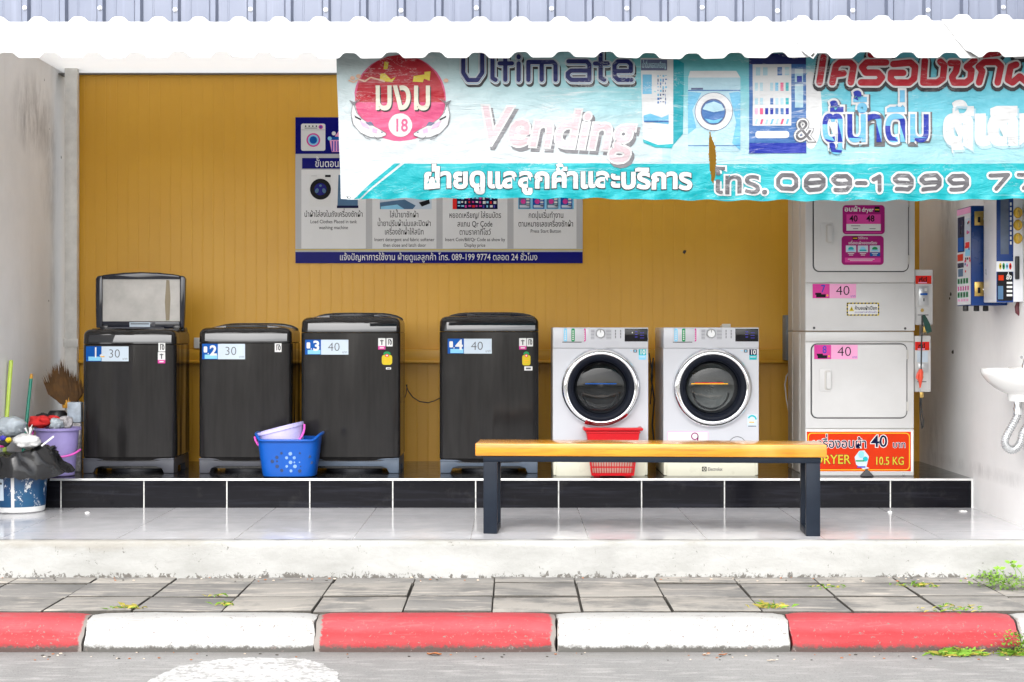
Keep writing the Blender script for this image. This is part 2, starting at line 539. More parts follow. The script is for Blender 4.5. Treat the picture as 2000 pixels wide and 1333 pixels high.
def m_marking():
    g = G('road_paint')
    n = g.noise(34, 6, .75); n2 = g.noise(5, 5, .7)
    c = g.mix(g.rng(g.math('ADD', n, g.math('MULTIPLY', n2, .45)), .705, .79), (.42, .42, .41), (.25, .245, .235))
    return reg('road_paint', g.done(c, .8, g.bump(n, .3, .003)))
m_road(); m_slab(); m_plinth(); m_floor(); m_ochre(); m_cladding(); m_awning(); m_marking()
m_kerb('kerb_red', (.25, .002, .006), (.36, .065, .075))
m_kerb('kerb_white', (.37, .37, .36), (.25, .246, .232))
m_blacktile('step_riser', 'x', (2.694 + 20 * .4954, 0, 0)); m_blacktile('step_top', 'y', (2.694 + 20 * .4954, -9.67 + 10, 0))
m_wall('left_wall_paint', (.82, .815, .81), [(10.35, 2.62, .5, .30, .6), (10.7, 2.35, .25, .45, .4), (10.78, 1.9, .08, 1.5, .3)])
m_wall('right_wall_paint', (.80, .79, .78), [(10.2, 2.1, .35, .4, .5), (9.3, .42, 1.6, .05, .3), (10.6, .5, .3, .35, .4)])
mat('trim_white', (.72, .71, .68), .5, var=.18, vs=9, bump=.08)
mat('header_white', (.17, .168, .164), .5, var=.12, vs=3)
mat('dirt', (.06, .054, .045), .95, var=.5, vs=60, bump=.4, bs=120)
mat('ground_earth', (.16, .15, .12), .95, var=.4, vs=.2)
mat('ceiling_white', (.88, .88, .87), .7)
mat('alu_trim', (.78, .78, .77), .35, .3)
mat('leaf_far', (.045, .075, .025), .8, var=.5, vs=.5)
mat('screw_metal', (.62, .64, .68), .35, .8)

# ------------------------------------------------------------------ ground, road, pavement
def sheet(name, x0, x1, y0, y1, z, m, kind='structure', label=None, cat=None):
    b = MB().add([(x0, y0, z), (x1, y0, z), (x1, y1, z), (x0, y1, z)], [(0, 1, 2, 3)], m)
    return solo(name, b, label, cat, kind=kind)
sheet('ground', -400, 400, -400, 400, ROAD - .06, 'ground_earth', label='bare earth reaching to the horizon', cat='ground')
sheet('road', -60, 60, -3.5, 6.99, ROAD, 'road_concrete', label='pale worn concrete road in front of the kerb', cat='road')

def road_marking():
    b = MB(); n = 240; cx, cy = -1.058, 6.21; pts = []
    for i in range(n):
        a = 2 * math.pi * i / n
        k = 1 + .035 * mnoise.noise(Vector((math.cos(a) * 4, math.sin(a) * 4, 1.))) + .03 * mnoise.noise(Vector((math.cos(a) * 14, math.sin(a) * 14, 3.))) + .02 * mnoise.noise(Vector((math.cos(a) * 40, math.sin(a) * 40, 5.)))
        pts.append((cx +   .378 * k * math.copysign(abs(math.cos(a)) ** .8, math.cos(a)), cy + .615 * k * math.copysign(abs(math.sin(a)) ** .8, math.sin(a)), ROAD + .004))
    b.add(pts, [tuple(range(n))], 'road_paint')
    solo('road_marking', b, 'rounded end of a worn white painted mark on the road', 'road marking', kind='structure')
road_marking()

def pavement():
    b = MB(); tones = []
    b.box(-12, 12, Y_K - .02, Y_PL + .02, -.10, -.022, 'dirt'); tones += [0] * 6
    P = .4
    for i in range(-26, 27):
        for j in range(3):
            x0 = -.087 + i * P; y0 = Y_K + .004 + j * P
            y1 = min(y0 + P, Y_PL + .03)
            if x0 < -12 or x0 > 11.6: continue
            k = len(b.v)
            gp = random.uniform(.0015, .0045); gy = random.uniform(.008, .017); jx = random.uniform(-.003, .003)
            b.box(x0 + gp + jx, x0 + P - gp + jx, y0 + gy, y1 - gy, -.055, 0, 'pavement_slab', .007, 2)
            di = b.idx('dirt')
            for fi in range(len(tones), len(b.f)):       # earth and moss cling to the edges of every slab
                q = [b.v[t] for t in b.f[fi][:3]]
                if abs((q[1] - q[0]).cross(q[2] - q[1]).normalized().z) < .45: b.mi[fi] = di
            c = Vector((x0 + P / 2, y0 + P / 2, 0))
            tx, ty, dz = random.uniform(-.010, .010), random.uniform(-.010, .010), random.uniform(-.005, .002)
            for q in range(k, len(b.v)):
                d = b.v[q] - c; b.v[q].z += dz + d.x * tx + d.y * ty
            tones += [random.random()] * (len(b.f) - len(tones))
    me = b.mesh('pavement', (0, 0, 0), 40)
    at = me.attributes.new('tone', 'FLOAT', 'FACE')
    at.data.foreach_set('value', tones[:len(me.polygons)])
    o = bpy.data.objects.new('pavement', me); COL.objects.link(o)
    tag(o, 'weathered grey pavement of square concrete slabs', 'pavement', kind='structure')
pavement()

# ------------------------------------------------------------------ kerb: painted blocks about a metre long
def kerb_block(x0, x1, m, label, seed):
    cx = (x0 + x1) / 2; b = MB(); N = 22
    prof = [(Y_K, -.30), (Y_K, -.006), (Y_K - .05, .0), (Y_K - .10, -.004), (Y_K - .128, -.010), (Y_K - .146, -.022), (Y_K - .166, -.042), (Y_K - .185, -.064), (Y_K - .199, -.082), (Y_K - .208, -.098), (Y_K - .212, -.128), (Y_K - .216, -.30)]
    rings = []
    for i in range(N + 1):
        x = x0 + .004 + (x1 - x0 - .008) * i / N
        e = min(i, N - i); ins = [.010, .003, .001][e] if e < 3 else 0
        rg = []
        for y, z in prof:
            q = mnoise.noise(Vector((x * 5, y * 12 + seed, z * 14))) * .0045 + mnoise.noise(Vector((x * 22, y * 30 + seed, z * 30))) * .0016
            rg.append(Vector((x + (mnoise.noise(Vector((seed, y * 25, z * 25))) * .012 if e == 0 else 0), y + (ins - q if y < Y_K - .08 else ins * .3), z - (ins if z > -.2 else 0) + (q * .6 if y > Y_K - .14 else 0))))
        rings.append(rg)
    b.loft(rings, m, True, True, closed=True)
    return solo('kerb_block', b, label, 'kerb', base=(cx, 0, 0), group='painted kerb blocks', smooth=60)
KB = [-1830 + 0, -1348, -800, -293, 165, 615, 1087, 1543, 1990, 2460, 2930, 3400]
for a, c, k, lab in (
        (-302, 165, 'red', 'red painted kerb block in front of the paint pail, leftmost of the kerb blocks'),
        (165, 615, 'white', 'white painted kerb block facing the white mark on the road'),
        (615, 1087, 'red', 'red painted kerb block between the two long white ones, below the bench'),
        (1087, 1543, 'white', 'white painted kerb block in front of the bench, between two red ones'),
        (1543, 1990, 'red', 'red painted kerb block with grass and weeds growing at its foot'),
        (1990, 2450, 'white', 'white kerb block half hidden behind the roadside weeds beyond the weedy red block')):
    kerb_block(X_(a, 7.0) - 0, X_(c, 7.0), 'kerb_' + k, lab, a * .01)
ke = MB()
for x0, x1 in ((-12, X_(-302, 7.0)), (X_(2450, 7.0), 12)):
    ke.prism([(Y_K, -.3), (Y_K, -.005), (Y_K - .1, -.004), (Y_K - .17, -.05), (Y_K - .21, -.12), (Y_K - .215, -.3)], 'x', x0, x1, 'plinth_paint')
solo('kerb', ke, 'plain kerb running on beyond the painted blocks', 'kerb', kind='structure')

# ------------------------------------------------------------------ plinth, floor, step
def plinth():
    b = MB(); N = 400; rings = []
    prof = [(0, -.05), (0, .0), (0, .03), (0, .06), (0, .09), (0, .12), (0, .15), (.001, .168), (.006, .177), (.018, .1815), (.05, .182), (.09, .1805), (.10, .1)]
    for i in range(N + 1):
        x = -9 + 18 * i / N; rg = []
        for y, z in prof:
            q = mnoise.noise(Vector((x * 3, 0, z * 9))) * .006 + mnoise.noise(Vector((x * 14, 3, z * 22))) * .0035
            q2 = mnoise.noise(Vector((x * 9, 7, 1))) * .003
            rg.append(Vector((x, Y_PL + y - (q if z < .179 else 0), z + (q2 if .16 < z else 0))))
        rings.append(rg)
    b.loft(rings, 'plinth_paint', False, False, closed=False)
    solo('plinth', b, 'white painted concrete plinth edge of the shop floor, chipped along the foot', 'plinth', smooth=60)
plinth()
sheet('shop_floor', -9, 9, Y_PL + .06, Y_W + .3, FLOOR + .003, 'floor_tile', label='glossy pale grey tiled floor of the shop', cat='floor')
fl = MB().box(XL, XR, Y_ST, Y_W + .2, FLOOR - .05, PLAT - .012, 'step_riser')
fl.box(XL, XR, Y_ST + .012, Y_W + .2, PLAT - .012, PLAT, 'step_top')
fl.box(XL + .3, XR, Y_ST - .004, Y_ST + .012, PLAT - .012, PLAT + .001, 'alu_trim', .003)
fl.box(XR - .012, XR - .001, Y_ST - .004, Y_ST, FLOOR + .003, PLAT - .012, 'alu_trim')
solo('tiled_step', fl, 'black tiled step with white joints and a white edge strip carrying the machines', 'step')

# ------------------------------------------------------------------ walls
wl = MB().box(XL - .15, XL, 8.3, Y_W + .2, -.05, 3.2, 'left_wall_paint').box(-9, XL - .15, 8.3, 8.45, -.05, 3.2, 'left_wall_paint')
solo('side_wall', wl, 'white side wall behind the brooms, black mildew smudges near its top', 'wall')
wr = MB()
for px, py, s_ in ((1857, 575, .012), (1861, 688, .014), (1855, 583, .008)):      # drilled and blackened holes
    Yh = XR * F / (px - 1000); wr.ball((XR, Yh, z_(py, Yh)), (.003, s_ * 1.6, s_), 'dirt', .5, 3, px, 2)
wr.box(XR, XR + .15, 8.3, Y_W + .2, -.05, 3.2, 'right_wall_paint').box(XR + .15, 9, 8.3, 8.45, -.05, 3.2, 'right_wall_paint')
solo('side_wall', wr, 'white side wall carrying the blue vending boxes and the wash basin', 'wall')
def m_translucent_ceiling():
    g = G('translucent_ceiling'); t = g.t
    tl = t.nodes.new('ShaderNodeBsdfTranslucent'); tl.inputs[0].default_value = (.86, .86, .84, 1)
    df = t.nodes.new('ShaderNodeBsdfDiffuse'); df.inputs[0].default_value = (.86, .86, .85, 1)
    ms = t.nodes.new('ShaderNodeMixShader'); ms.inputs[0].default_value = .66
    g.L(tl.outputs[0], ms.inputs[1]); g.L(df.outputs[0], ms.inputs[2]); g.L(ms.outputs[0], t.nodes['Material Output'].inputs[0])
    return reg('translucent_ceiling', g.m)
m_translucent_ceiling()
ce = MB().add([(XL, 8.62, 3.0), (XR, 8.62, 3.0), (XR, Y_W + .2, 3.0), (XL, Y_W + .2, 3.0)], [(0, 1, 2, 3)], 'translucent_ceiling')  # unseen ceiling, made translucent so that sky light brightens the interior
solo('ceiling', ce, 'unseen ceiling over the shop, made translucent to add light inside', 'ceiling', kind='structure')

def back_wall():
    T = Thing('back_wall', 'ochre yellow ribbed metal back wall behind all the washing machines', 'wall', (0, Y_W, PLAT))
    ztop = z_(147, Y_W); b = MB(); pts = []
    x = XL + .10; P = .0725
    while x < XR - .01:
        x2 = min(x + P, XR)
        pts += [(x, 0), (x2 - .006, 0), (x2 - .004, .0009), (x2 - .002, .0009)]; x = x2
    pts.append((XR, 0))
    v = [(px, Y_W + py, z) for px, py in pts for z in (PLAT - .02, ztop)]
    b.add(v, [(2 * i, 2 * i + 2, 2 * i + 3, 2 * i + 1) for i in range(len(pts) - 1)], 'ochre_paint')
    T.part('wall_panel', b, smooth=0)
    h = MB().box(XL, XR, Y_W - .035, Y_W + .1, ztop, 2.98, 'header_white', .004)
    T.part('header_beam', h)
    r = MB()
    zt, zb = z_(683, Y_W), z_(709, Y_W)
    r.box(XL + .12, XR, Y_W - .05, Y_W - .002, zb, zt, 'ochre_paint', .006)
    r.box(XL + .12, XR, Y_W - .062, Y_W - .05, zb - .001, zb + .018, 'ochre_paint', .003)
    T.part('girt_rail', r)
    p = MB().box(X_(126, Y_W - .1), X_(150, Y_W - .1), Y_W - .10, Y_W - .036, PLAT, z_(118, Y_W), 'trim_white', .004)
    p.box(X_(124, Y_W - .1), X_(153, Y_W - .1), Y_W - .106, Y_W - .1, z_(678, Y_W), z_(662, Y_W), 'trim_white', .002)
    T.part('corner_post', p)
    k = MB()
    for px, py in ((1337, 492),):
        k.ball(W(px, py, Y_W), (.012, .006, .014), 'dirt', .4, 3, 2, 1)
    T.part('screw_hole', k)
back_wall()

# ------------------------------------------------------------------ awning and cladding
def awning():
    T = Thing('awning', 'white corrugated metal awning along the shop front, overlapping sheets with bent lips', 'awning', (0, 8.2, 2.7))
    ye, yt = 7.95, 8.47
    ze, zt = z_(113, ye), z_(43, yt)
    def profile(x0, x1, ph):
        P = .210; out = []; k = math.floor((x0 - ph) / P) - 1
        while True:
            c = ph + k * P; k += 1
            if c - .05 > x1: break
            for dx, h in ((-.060, 0), (-.050, .004), (-.032, .023), (-.020, .028), (.020, .028), (.032, .023), (.050, .004), (.060, 0)):
                if x0 + .05 <= c + dx <= x1: out.append((c + dx, h))
        # two small stiffening beads in each pan
        return [(x0, 0), (x0 + .012, 0), (x0 + .026, 0), (x0 + .042, 0)] + out + [(x1, 0)]
    sl = (zt - ze) / (yt - ye); nrm = Vector((0, -sl, 1)).normalized()
    for x0, x1, lift, drop, seed in ((-9, X_(1592, ye), 0, 0, 1), (X_(1571, ye), X_(1918, ye), .006, -.012, 2), (X_(1893, ye), 9, .012, -.020, 3)):
        b = MB(); pr = profile(x0, x1, X_(15, ye) + seed * 0); rows = []
        ts = [0, .02, .10, .17, .40, .42, .51, .53, .8, 1]
        for t in ts:
            row = []
            for i, (x, h) in enumerate(pr):
                y = ye + (yt - ye) * t; z = ze + (zt - ze) * t
                o = h + lift
                if .41 < t < .53: o -= .006          # pressed step across the sheet
                jig = mnoise.noise(Vector((x * 1.7, seed, 0))) * .010 + mnoise.noise(Vector((x * 9, seed, 4))) * .004
                if t < .1: o += jig
                yy = 0
                if seed > 1 and x < x0 + .04 and t < .16:      # bent lip at the overlap
                    o += (.04 - (x - x0)) * .6 * (1 - t / .16); 
                row.append(Vector((x, y + (drop * 1.0 if t < .02 else drop * (1 - t)), z + drop * .55 * (1 - t))) + nrm * o)
            rows.append(row)
        n = len(pr)
        top = [v for r in rows for v in r]; bot = [v - nrm * .0025 for v in top]
        fs = [(k * n + i, k * n + i + 1, (k + 1) * n + i + 1, (k + 1) * n + i) for k in range(len(ts) - 1) for i in range(n - 1)]
        b.add(top, fs, 'awning_white'); b.add(bot, [f[::-1] for f in fs], 'awning_white')
        N0 = len(top)
        b.add([], [], 'awning_white')
        for i in range(n - 1):
            b.f.append((i + 1, i, N0 + i, N0 + i + 1)); b.mi.append(0)
        T.part('roof_sheet', b, smooth=25)
    f = MB().box(-9, 9, 8.40, 8.44, 2.70, 2.76, 'trim_white')
    T.part('purlin', f)
awning()

def cladding():
    T = Thing('facade_cladding', 'grey blue ribbed metal cladding above the white awning', 'cladding', (0, 8.5, 2.7))
    Y0 = 8.52; b = MB(); P = .1975; pts = []
    x = -9 + .07
    while x < 9:
        pts += [(x + .028, 0), (x + .040, -.026), (x + .066, -.026), (x + .078, 0), (x + .125, 0), (x + .127, -.0015), (x + .133, -.0015), (x + .135, 0)]
        x += P
    v = [(px, Y0 + py, z) for px, py in pts for z in (2.83, 3.62)]
    b.add(v, [(2 * i, 2 * i + 2, 2 * i + 3, 2 * i + 1) for i in range(len(pts) - 1)], 'blue_cladding')
    T.part('ribbed_sheet', b, smooth=20)
    for i in range(7):
        px = 58 + i * 147.5; 
        if px > 2000: break
    k = MB(); x = -9 + .07; i = 0
    while x < 9:
        if i % 2 == 0 and abs(x) < 3.6:
            zz = z_(21 + random.uniform(-4, 4), Y0)
            k.lathe([(0, -.010), (.006, -.010), (.007, -.004), (.012, -.003), (.012, 0)], (x + .053, Y0 - .027, zz), 'screw_metal', 10, 'y')
        x += P; i += 1
    T.each('screw_head', k)
    e = MB().box(-9, 9, 8.535, 8.6, 2.84, 3.02, 'trim_white').box(-9, 9, 8.50, 8.62, 3.62, 3.66, 'trim_white')
    T.part('coping', e)
cladding()

# far side of the road, behind the camera: a green tree belt that the glossy machines mirror
def treeline():
    b = MB(); rnd = random.Random(3)
    for i in range(1800):
        a = rnd.uniform(-90, 90); hgt = 2.2 + 5.0 * mnoise.noise(Vector((a * .11, 2, 0))) + 1.2 * mnoise.noise(Vector((a * .55, 5, 0)))
        c = Vector((a, -48 + rnd.uniform(-2, 2), ROAD + rnd.uniform(.1, 1) ** .8 * max(.3, hgt)))
        for k in range(5):
            q = c + Vector((rnd.gauss(0, .5), rnd.gauss(0, .5), rnd.gauss(0, .35))); s = rnd.uniform(.2, .45)
            d = [Vector((rnd.uniform(-1, 1), rnd.uniform(-1, 1), rnd.uniform(-1, 1))) * s for _ in range(3)]
            b.add([q + d[0], q + d[1], q + d[2]], [(0, 1, 2)], 'leaf_far')
    solo('treeline', b, 'distant belt of green trees across the road', 'trees', kind='stuff', smooth=0)
treeline()
# ================================================================== appliance materials
def m_graphite():
    g = G('graphite_steel')
    n = g.noise(3.2, 2, .5, (1, 1, .10)); b = g.noise(60, 3, .6, (.6, 1, .05)); d = g.noise(3.0, 5, .7)
    c = g.mix(g.rng(b, .35, .65), (.013, .0123, .0125), (.018, .017, .017))
    c = g.mix(g.math('MULTIPLY', g.rng(d, .58, .8), .22), c, (.055, .05, .047))
    r = g.rng(d, .32, .68, .10, .17)
    return reg('graphite_steel', g.done(c, r, g.bump(n, .9, .06), Metallic=.0, Specular_IOR_Level=.34))
m_graphite()
mat('black_gloss', (.006, .006, .009), .12, var=.2, vs=8, Specular_IOR_Level=.25)
mat('strip_glass', (.012, .013, .016), .03, 0., var=.3, vs=5, Specular_IOR_Level=.75, IOR=1.55)
mat('lid_navy', (.012, .014, .024), .12, var=.2, vs=9)
mat('lid_window', (.50, .48, .45), .35, var=.22, vs=7)
mat('brown_tape', (.26, .21, .13), .5)
mat('base_grey', (.055, .058, .072), .45, var=.2)
mat('base_blue', (.075, .10, .14), .45, var=.2)
mat('console_black', (.016, .016, .018), .28, var=.25, vs=14)
mat('enamel_white', (.50, .51, .545), .22, var=.04, vs=3)
mat('enamel_cream', (.60, .59, .48), .3, var=.05)
mat('dryer_white', (.55, .547, .542), .34, var=.06, vs=4)
mat('dryer_side', (.50, .48, .45), .4, var=.12, vs=5)
mat('seam_dark', (.06, .06, .065), .7)
mat('chrome', (.82, .83, .85), .06, 1., var=.04)
mat('ring_navy', (.004, .006, .013), .45, var=.2, Specular_IOR_Level=.12)
mat('drum_dark', (.035, .035, .037), .35, .5)
mat('drum_steel', (.22, .22, .21), .30, .8, var=.3, vs=12)
mat('gasket', (.12, .12, .125), .55)
mat('ink_white', (.68, .68, .67), .5, var=.05)
mat('sticker_white', (.52, .60, .68), .38, var=.06)
mat('ink_black', (.012, .012, .014), .5)
mat('ink_grey', (.10, .10, .11), .5)
mat('ink_blue', (.005, .085, .36), .4, var=.15)
mat('ink_sky', (.25, .58, .80), .4, var=.15)
mat('ink_pink', (.80, .36, .58), .42, var=.08)
mat('ink_rose', (.62, .055, .30), .42, var=.12)
mat('ink_magenta', (.34, .015, .16), .4, var=.15)
mat('ink_plum', (.25, .02, .14), .4, var=.15)
mat('ink_red', (.68, .025, .02), .4, var=.1)
mat('ink_orange', (.55, .032, .005), .4, var=.1)
mat('ink_amber', (.80, .42, .03), .4)
mat('ink_yellow', (.60, .47, .03), .4)
mat('ink_green', (.02, .28, .10), .4, var=.2)
mat('ink_teal', (.02, .40, .44), .4, var=.2)
mat('ink_navy', (.006, .008, .045), .3, var=.15)
mat('ink_violet', (.07, .06, .40), .4)
mat('brass', (.50, .34, .10), .35, .7, var=.2, vs=20)
mat('steel_plate', (.50, .51, .52), .3, .7, var=.15)
mat('lock_steel', (.55, .55, .56), .25, .9)
mat('cord_black', (.012, .012, .013), .5)
mat('cord_white', (.62, .60, .56), .5)
mat('lanyard_green', (.012, .06, .045), .7, var=.2)
mat('clip_red', (.70, .07, .03), .35)
def m_pane():
    g = G('door_glass'); t = g.t
    tr = t.nodes.new('ShaderNodeBsdfTransparent'); tr.inputs[0].default_value = (.42, .44, .45, 1)
    gl = t.nodes.new('ShaderNodeBsdfGlossy'); gl.inputs['Roughness'].default_value = .03; gl.inputs[0].default_value = (1, 1, 1, 1)
    fr = t.nodes.new('ShaderNodeFresnel'); fr.inputs[0].default_value = 1.38
    ms = t.nodes.new('ShaderNodeMixShader')
    g.L(fr.outputs[0], ms.inputs[0]); g.L(tr.outputs[0], ms.inputs[1]); g.L(gl.outputs[0], ms.inputs[2])
    g.L(ms.outputs[0], t.nodes['Material Output'].inputs[0])
    return reg('door_glass', g.m)
m_pane()

# ================================================================== dark top-loading machines
ZT = 10.03
def top_loader(px0, px1, ptop, pbot, num, price, label, base_m, lab, stickers, lid_open=False, emblem=None, bulge=10):
    sc = F / ZT
    x0, x1 = X_(px0, ZT), X_(px1, ZT); xc = (x0 + x1) / 2; hw = (x1 - x0) / 2
    zb = PLAT + .001; zs = z_(pbot - 31, ZT); zm = z_(ptop + 31, ZT); zt = z_(ptop + 1, ZT); D = .48; B = .016; rc = .045
    T = Thing('washing_machine', label, 'washing machine', (xc, ZT + D / 2, PLAT), group='dark top loading washing machines')
    def lean(z): return max(0., (z - zm) / (zt - zm)) * .007
    def surf(x, z):
        u = (x - xc) / (hw - rc * .6)
        return ZT - B * max(0., 1 - u * u) + lean(z)
    def ring(z, ins=0., top=0.):
        h = hw - ins; r = max(.012, rc - ins * .3); pts = []
        n = 14
        for i in range(n + 1):
            x = xc - h + r + (2 * h - 2 * r) * i / n
            pts.append(Vector((x, surf(x, z) + ins, z)))
        for i in range(1, 6):
            a = R(-90 + 90 * i / 6); pts.append(Vector((xc + h - r + r * math.cos(a), ZT + lean(z) + ins + r + r * math.sin(a), z)))
        yb = ZT + D - ins
        pts += [Vector((xc + h, ZT + ins + r + lean(z), z)), Vector((xc + h, yb - .02, z)), Vector((xc + h - .02, yb, z)), Vector((xc - h + .02, yb, z)), Vector((xc - h, yb - .02, z)), Vector((xc - h, ZT + ins + r + lean(z), z))]
        for i in range(1, 6):
            a = R(180 + 90 * i / 6); pts.append(Vector((xc - h + r + r * math.cos(a), ZT + lean(z) + ins + r + r * math.sin(a), z)))
        return pts
    body = MB().loft([ring(zs - .02, .012), ring(zs, .004), ring(zs + .004), ring(zm - .004), ring(zm - .001, .003)], 'graphite_steel')
    T.part('body', body, smooth=30)
    cov = MB().loft([ring(zm, .004), ring(zm + .003, .0), ring(zt - .035, .001), ring(zt - .022, .006), ring(zt - .010, .016), ring(zt - .003, .030), ring(zt, .05)], 'graphite_steel')
    cv = T.part('top_cover', cov, smooth=50)
    # glossy strip across the brow
    st = MB(); n = 20; sx0, sx1 = xc - hw * .85, xc + hw * .93
    z0s, z1s = zm + .012, zt - .038
    vs = []
    for i in range(n + 1):
        x = sx0 + (sx1 - sx0) * i / n
        for k in range(7):
            t = k / 6; z = z0s + (z1s - z0s) * t; vs.append((x, surf(x, z) - .0042 + .0034 * t * t, z))
    st.add(vs, [(7 * i + k, 7 * i + 7 + k, 7 * i + 8 + k, 7 * i + 1 + k) for i in range(n) for k in range(6)], 'strip_glass')
    T.part('control_strip', st, parent=cv)
    # skirt with two feet
    a, b = x0 + .006, x1 - .006; zc = zs - .004
    sk = MB().prism([(a, zc), (a, zb), (a + .062, zb), (a + .075, zb + .03), (a + .11, zb + .042), (b - .11, zb + .042), (b - .075, zb + .03), (b - .062, zb), (b, zb), (b, zc)], 'y', ZT + .004, ZT + .05, base_m, .004)
    sk.prism([(ZT + .05, zc), (ZT + .05, zb), (ZT + .12, zb), (ZT + .14, zb + .04), (ZT + D - .14, zb + .04), (ZT + D - .12, zb), (ZT + D - .01, zb), (ZT + D - .01, zc)], 'x', a, a + .03, base_m)
    sk.prism([(ZT + .05, zc), (ZT + .05, zb), (ZT + .12, zb), (ZT + .14, zb + .04), (ZT + D - .14, zb + .04), (ZT + D - .12, zb), (ZT + D - .01, zb), (ZT + D - .01, zc)], 'x', b - .03, b, base_m)
    sk.box(a - .002, b + .002, ZT - .001, ZT + .06, zc - .012, zc - .001, base_m, .003)
    for i in range(22):
        xx = a + .12 + (b - a - .24) * i / 21
        sk.box(xx - .006, xx + .006, ZT + .0005, ZT + .01, zc - .020, zc - .014, 'seam_dark')
    sk.box(a + .04, b - .04, ZT + .12, ZT + .45, zb + .02, zc - .005, 'console_black')
    sk.lathe([(0, .0), (hw * .58, .0), (hw * .58, .018), (0, .02)], (xc, ZT + .28, zb), 'base_grey', 28)
    T.part('base', sk)
    # rear console and lid
    if not lid_open:
        la, lb = xc - hw * .86, xc + hw * .90; N = 18; bz = bulge / sc
        arc = [(la + (lb - la) * i / N, zt - .006 + bz * (1 - (2 * i / N - 1) ** 4 * .55 - (2 * i / N - 1) ** 2 * .45)) for i in range(N + 1)]
        ld = MB().prism([(la, zt - .012)] + arc + [(lb, zt - .012)], 'y', ZT + .10, ZT + .40, 'lid_navy', .006)
        lo = T.part('lid', ld, smooth=40)
        hd = MB().box(xc - hw * .45, xc + hw * .45, ZT + .088, ZT + .101, zt - .004, zt + bz * .55, 'black_gloss', .004)
        T.part('handle', hd, parent=lo)
        N2 = 14; ra, rb = xc - hw * .93, xc + hw * .97
        cb = MB().prism([(ra, zt - .05)] + [(ra + (rb - ra) * i / N2, zt - .004 + (bz + .008) * (1 - abs(2 * i / N2 - 1) ** 5)) for i in range(N2 + 1)] + [(rb, zt - .05)], 'y', ZT + .42, ZT + D - .01, 'console_black', .012, 3)
        T.part('rear_console', cb)
    else:
        cb = MB().box(xc - hw * .95, xc + hw * .96, ZT + .36, ZT + D - .01, zt - .05, zt + .012, 'console_black', .014, 3)
        T.part('rear_console', cb)
        tb = MB().box(xc - hw * .84, xc + hw * .84, ZT + .06, ZT + .34, zt - .01, zt + .003, 'lid_navy', .004)
        tb.lathe([(hw * .52, .003), (hw * .55, .012), (hw * .60, .012), (hw * .62, .003)], (xc, ZT + .20, zt), 'base_grey', 28)
        T.part('tub_opening', tb)
        ZL = 10.36
        P = [W(px, py, ZL) for px, py in ((189, 641), (188, 600), (188, 545), (191, 540), (215, 536), (245, 533), (276, 532), (308, 533), (338, 536), (360, 540), (363, 545), (362, 600), (360, 641))]
        q = [(p.x, p.z) for p in P]
        fr = MB()
        win = [(W(px, py, ZL).x, W(px, py, ZL).z) for px, py in rr(201, 546, 352, 628, 4, 3)]
        # frame = two half outlines round the window, so that the window is a real opening
        y0, y1 = ZL - .018, ZL + .022
        def seg(pts): fr.prism([(W(a, b, ZL).x, W(a, b, ZL).z) for a, b in pts], 'y', y0, y1, 'lid_navy', .006, 2)
        seg([(189, 641), (188, 600), (188, 545), (191, 540), (201, 538), (201, 641)])
        seg([(352, 641), (352, 538.5), (360, 540), (363, 545), (362, 600), (360, 641)])
        seg([(201, 546), (201, 538), (215, 536), (245, 533), (276, 532), (308, 533), (338, 536), (352, 538.5), (352, 546)])
        seg([(201, 641), (201, 628), (352, 628), (352, 641)])
        lo = T.part('lid', fr, label='raised lid with a navy frame round a milky window')
        wn = MB().box(W(200, 0, ZL).x, W(353, 0, ZL).x, ZL - .004, ZL + .004, z_(629, ZL), z_(545, ZL), 'lid_window')
        T.part('window', wn, parent=lo)
        tp = Art(ZL - .004, .001)
        tp.poly([(325, 547), (331, 548), (333, 585), (331, 626), (324, 627), (322, 590)], 'brown_tape', 0)
        T.part('tape', tp.mb(), parent=lo)
        sk2 = Art(ZL - .018, .001).rect(253, 630, 293, 639, 'sticker_white', 0).rect(255, 632, 291, 634, 'ink_grey', 1).rect(296, 630, 303, 638, 'ink_grey', 0)
        T.part('sticker', sk2.mb(), parent=lo)
        hg = MB()
        for px in (206, 346): hg.box(W(px - 7, 0, ZL).x, W(px + 7, 0, ZL).x, ZL - .03, ZL + .03, zt - .01, z_(636, ZL), 'console_black', .004)
        T.each('hinge', hg, parent=lo)
    # price label: blue number panel and white price panel
    L0, L1, T0, T1 = lab
    s_ = (L1 - L0) / 84.; wmid = L0 + 31 * s_
    A = Art(ZT, .0015, .0005, surf)
    n6 = [L0 + (L1 - L0) * i / 8 for i in range(9)]
    for i in range(8):
        A.rect(n6[i], T0, n6[i + 1], T1, 'sticker_white', 0)
    A.rect(L0, T0, L0 + 15 * s_, T1, 'ink_blue', 1).rect(L0 + 15 * s_, T0, wmid, T1, 'ink_blue', 1)
    A.rect(L0 + 5 * s_, T1 - 9, L0 + 18 * s_, T1 - 1, 'ink_sky', 2).rect(L0 + 18 * s_, T1 - 9, wmid - 1, T1 - 1, 'ink_sky', 2)
    if num != '1': A.rrect(L0 + 3 * s_, T0 + 5, L0 + 10 * s_, T0 + 17, 2, 'ink_white', 2); A.line([(L0 + 11 * s_, T1 - 11), (L0 + 13 * s_, T1 - 11)], 2, 'ink_white', 2)
    else: A.poly([(wmid - 4, T1 - 12), (wmid, T1 - 14), (wmid + 4, T1 - 10), (wmid, T1 - 6)], 'ink_white', 2); A.rect(wmid - 2, T1 - 10, wmid + 6, T1 - 8, 'ink_amber', 3)
    A.text(num, L0 + 15 * s_, L0 + (24 if num == '1' else 29) * s_, T1 - 8, 27, 'ink_white', 3, .03)
    A.text(price, L0 + 44 * s_, L0 + 68 * s_, T0 + 22, 24, 'ink_grey', 1, -.012)
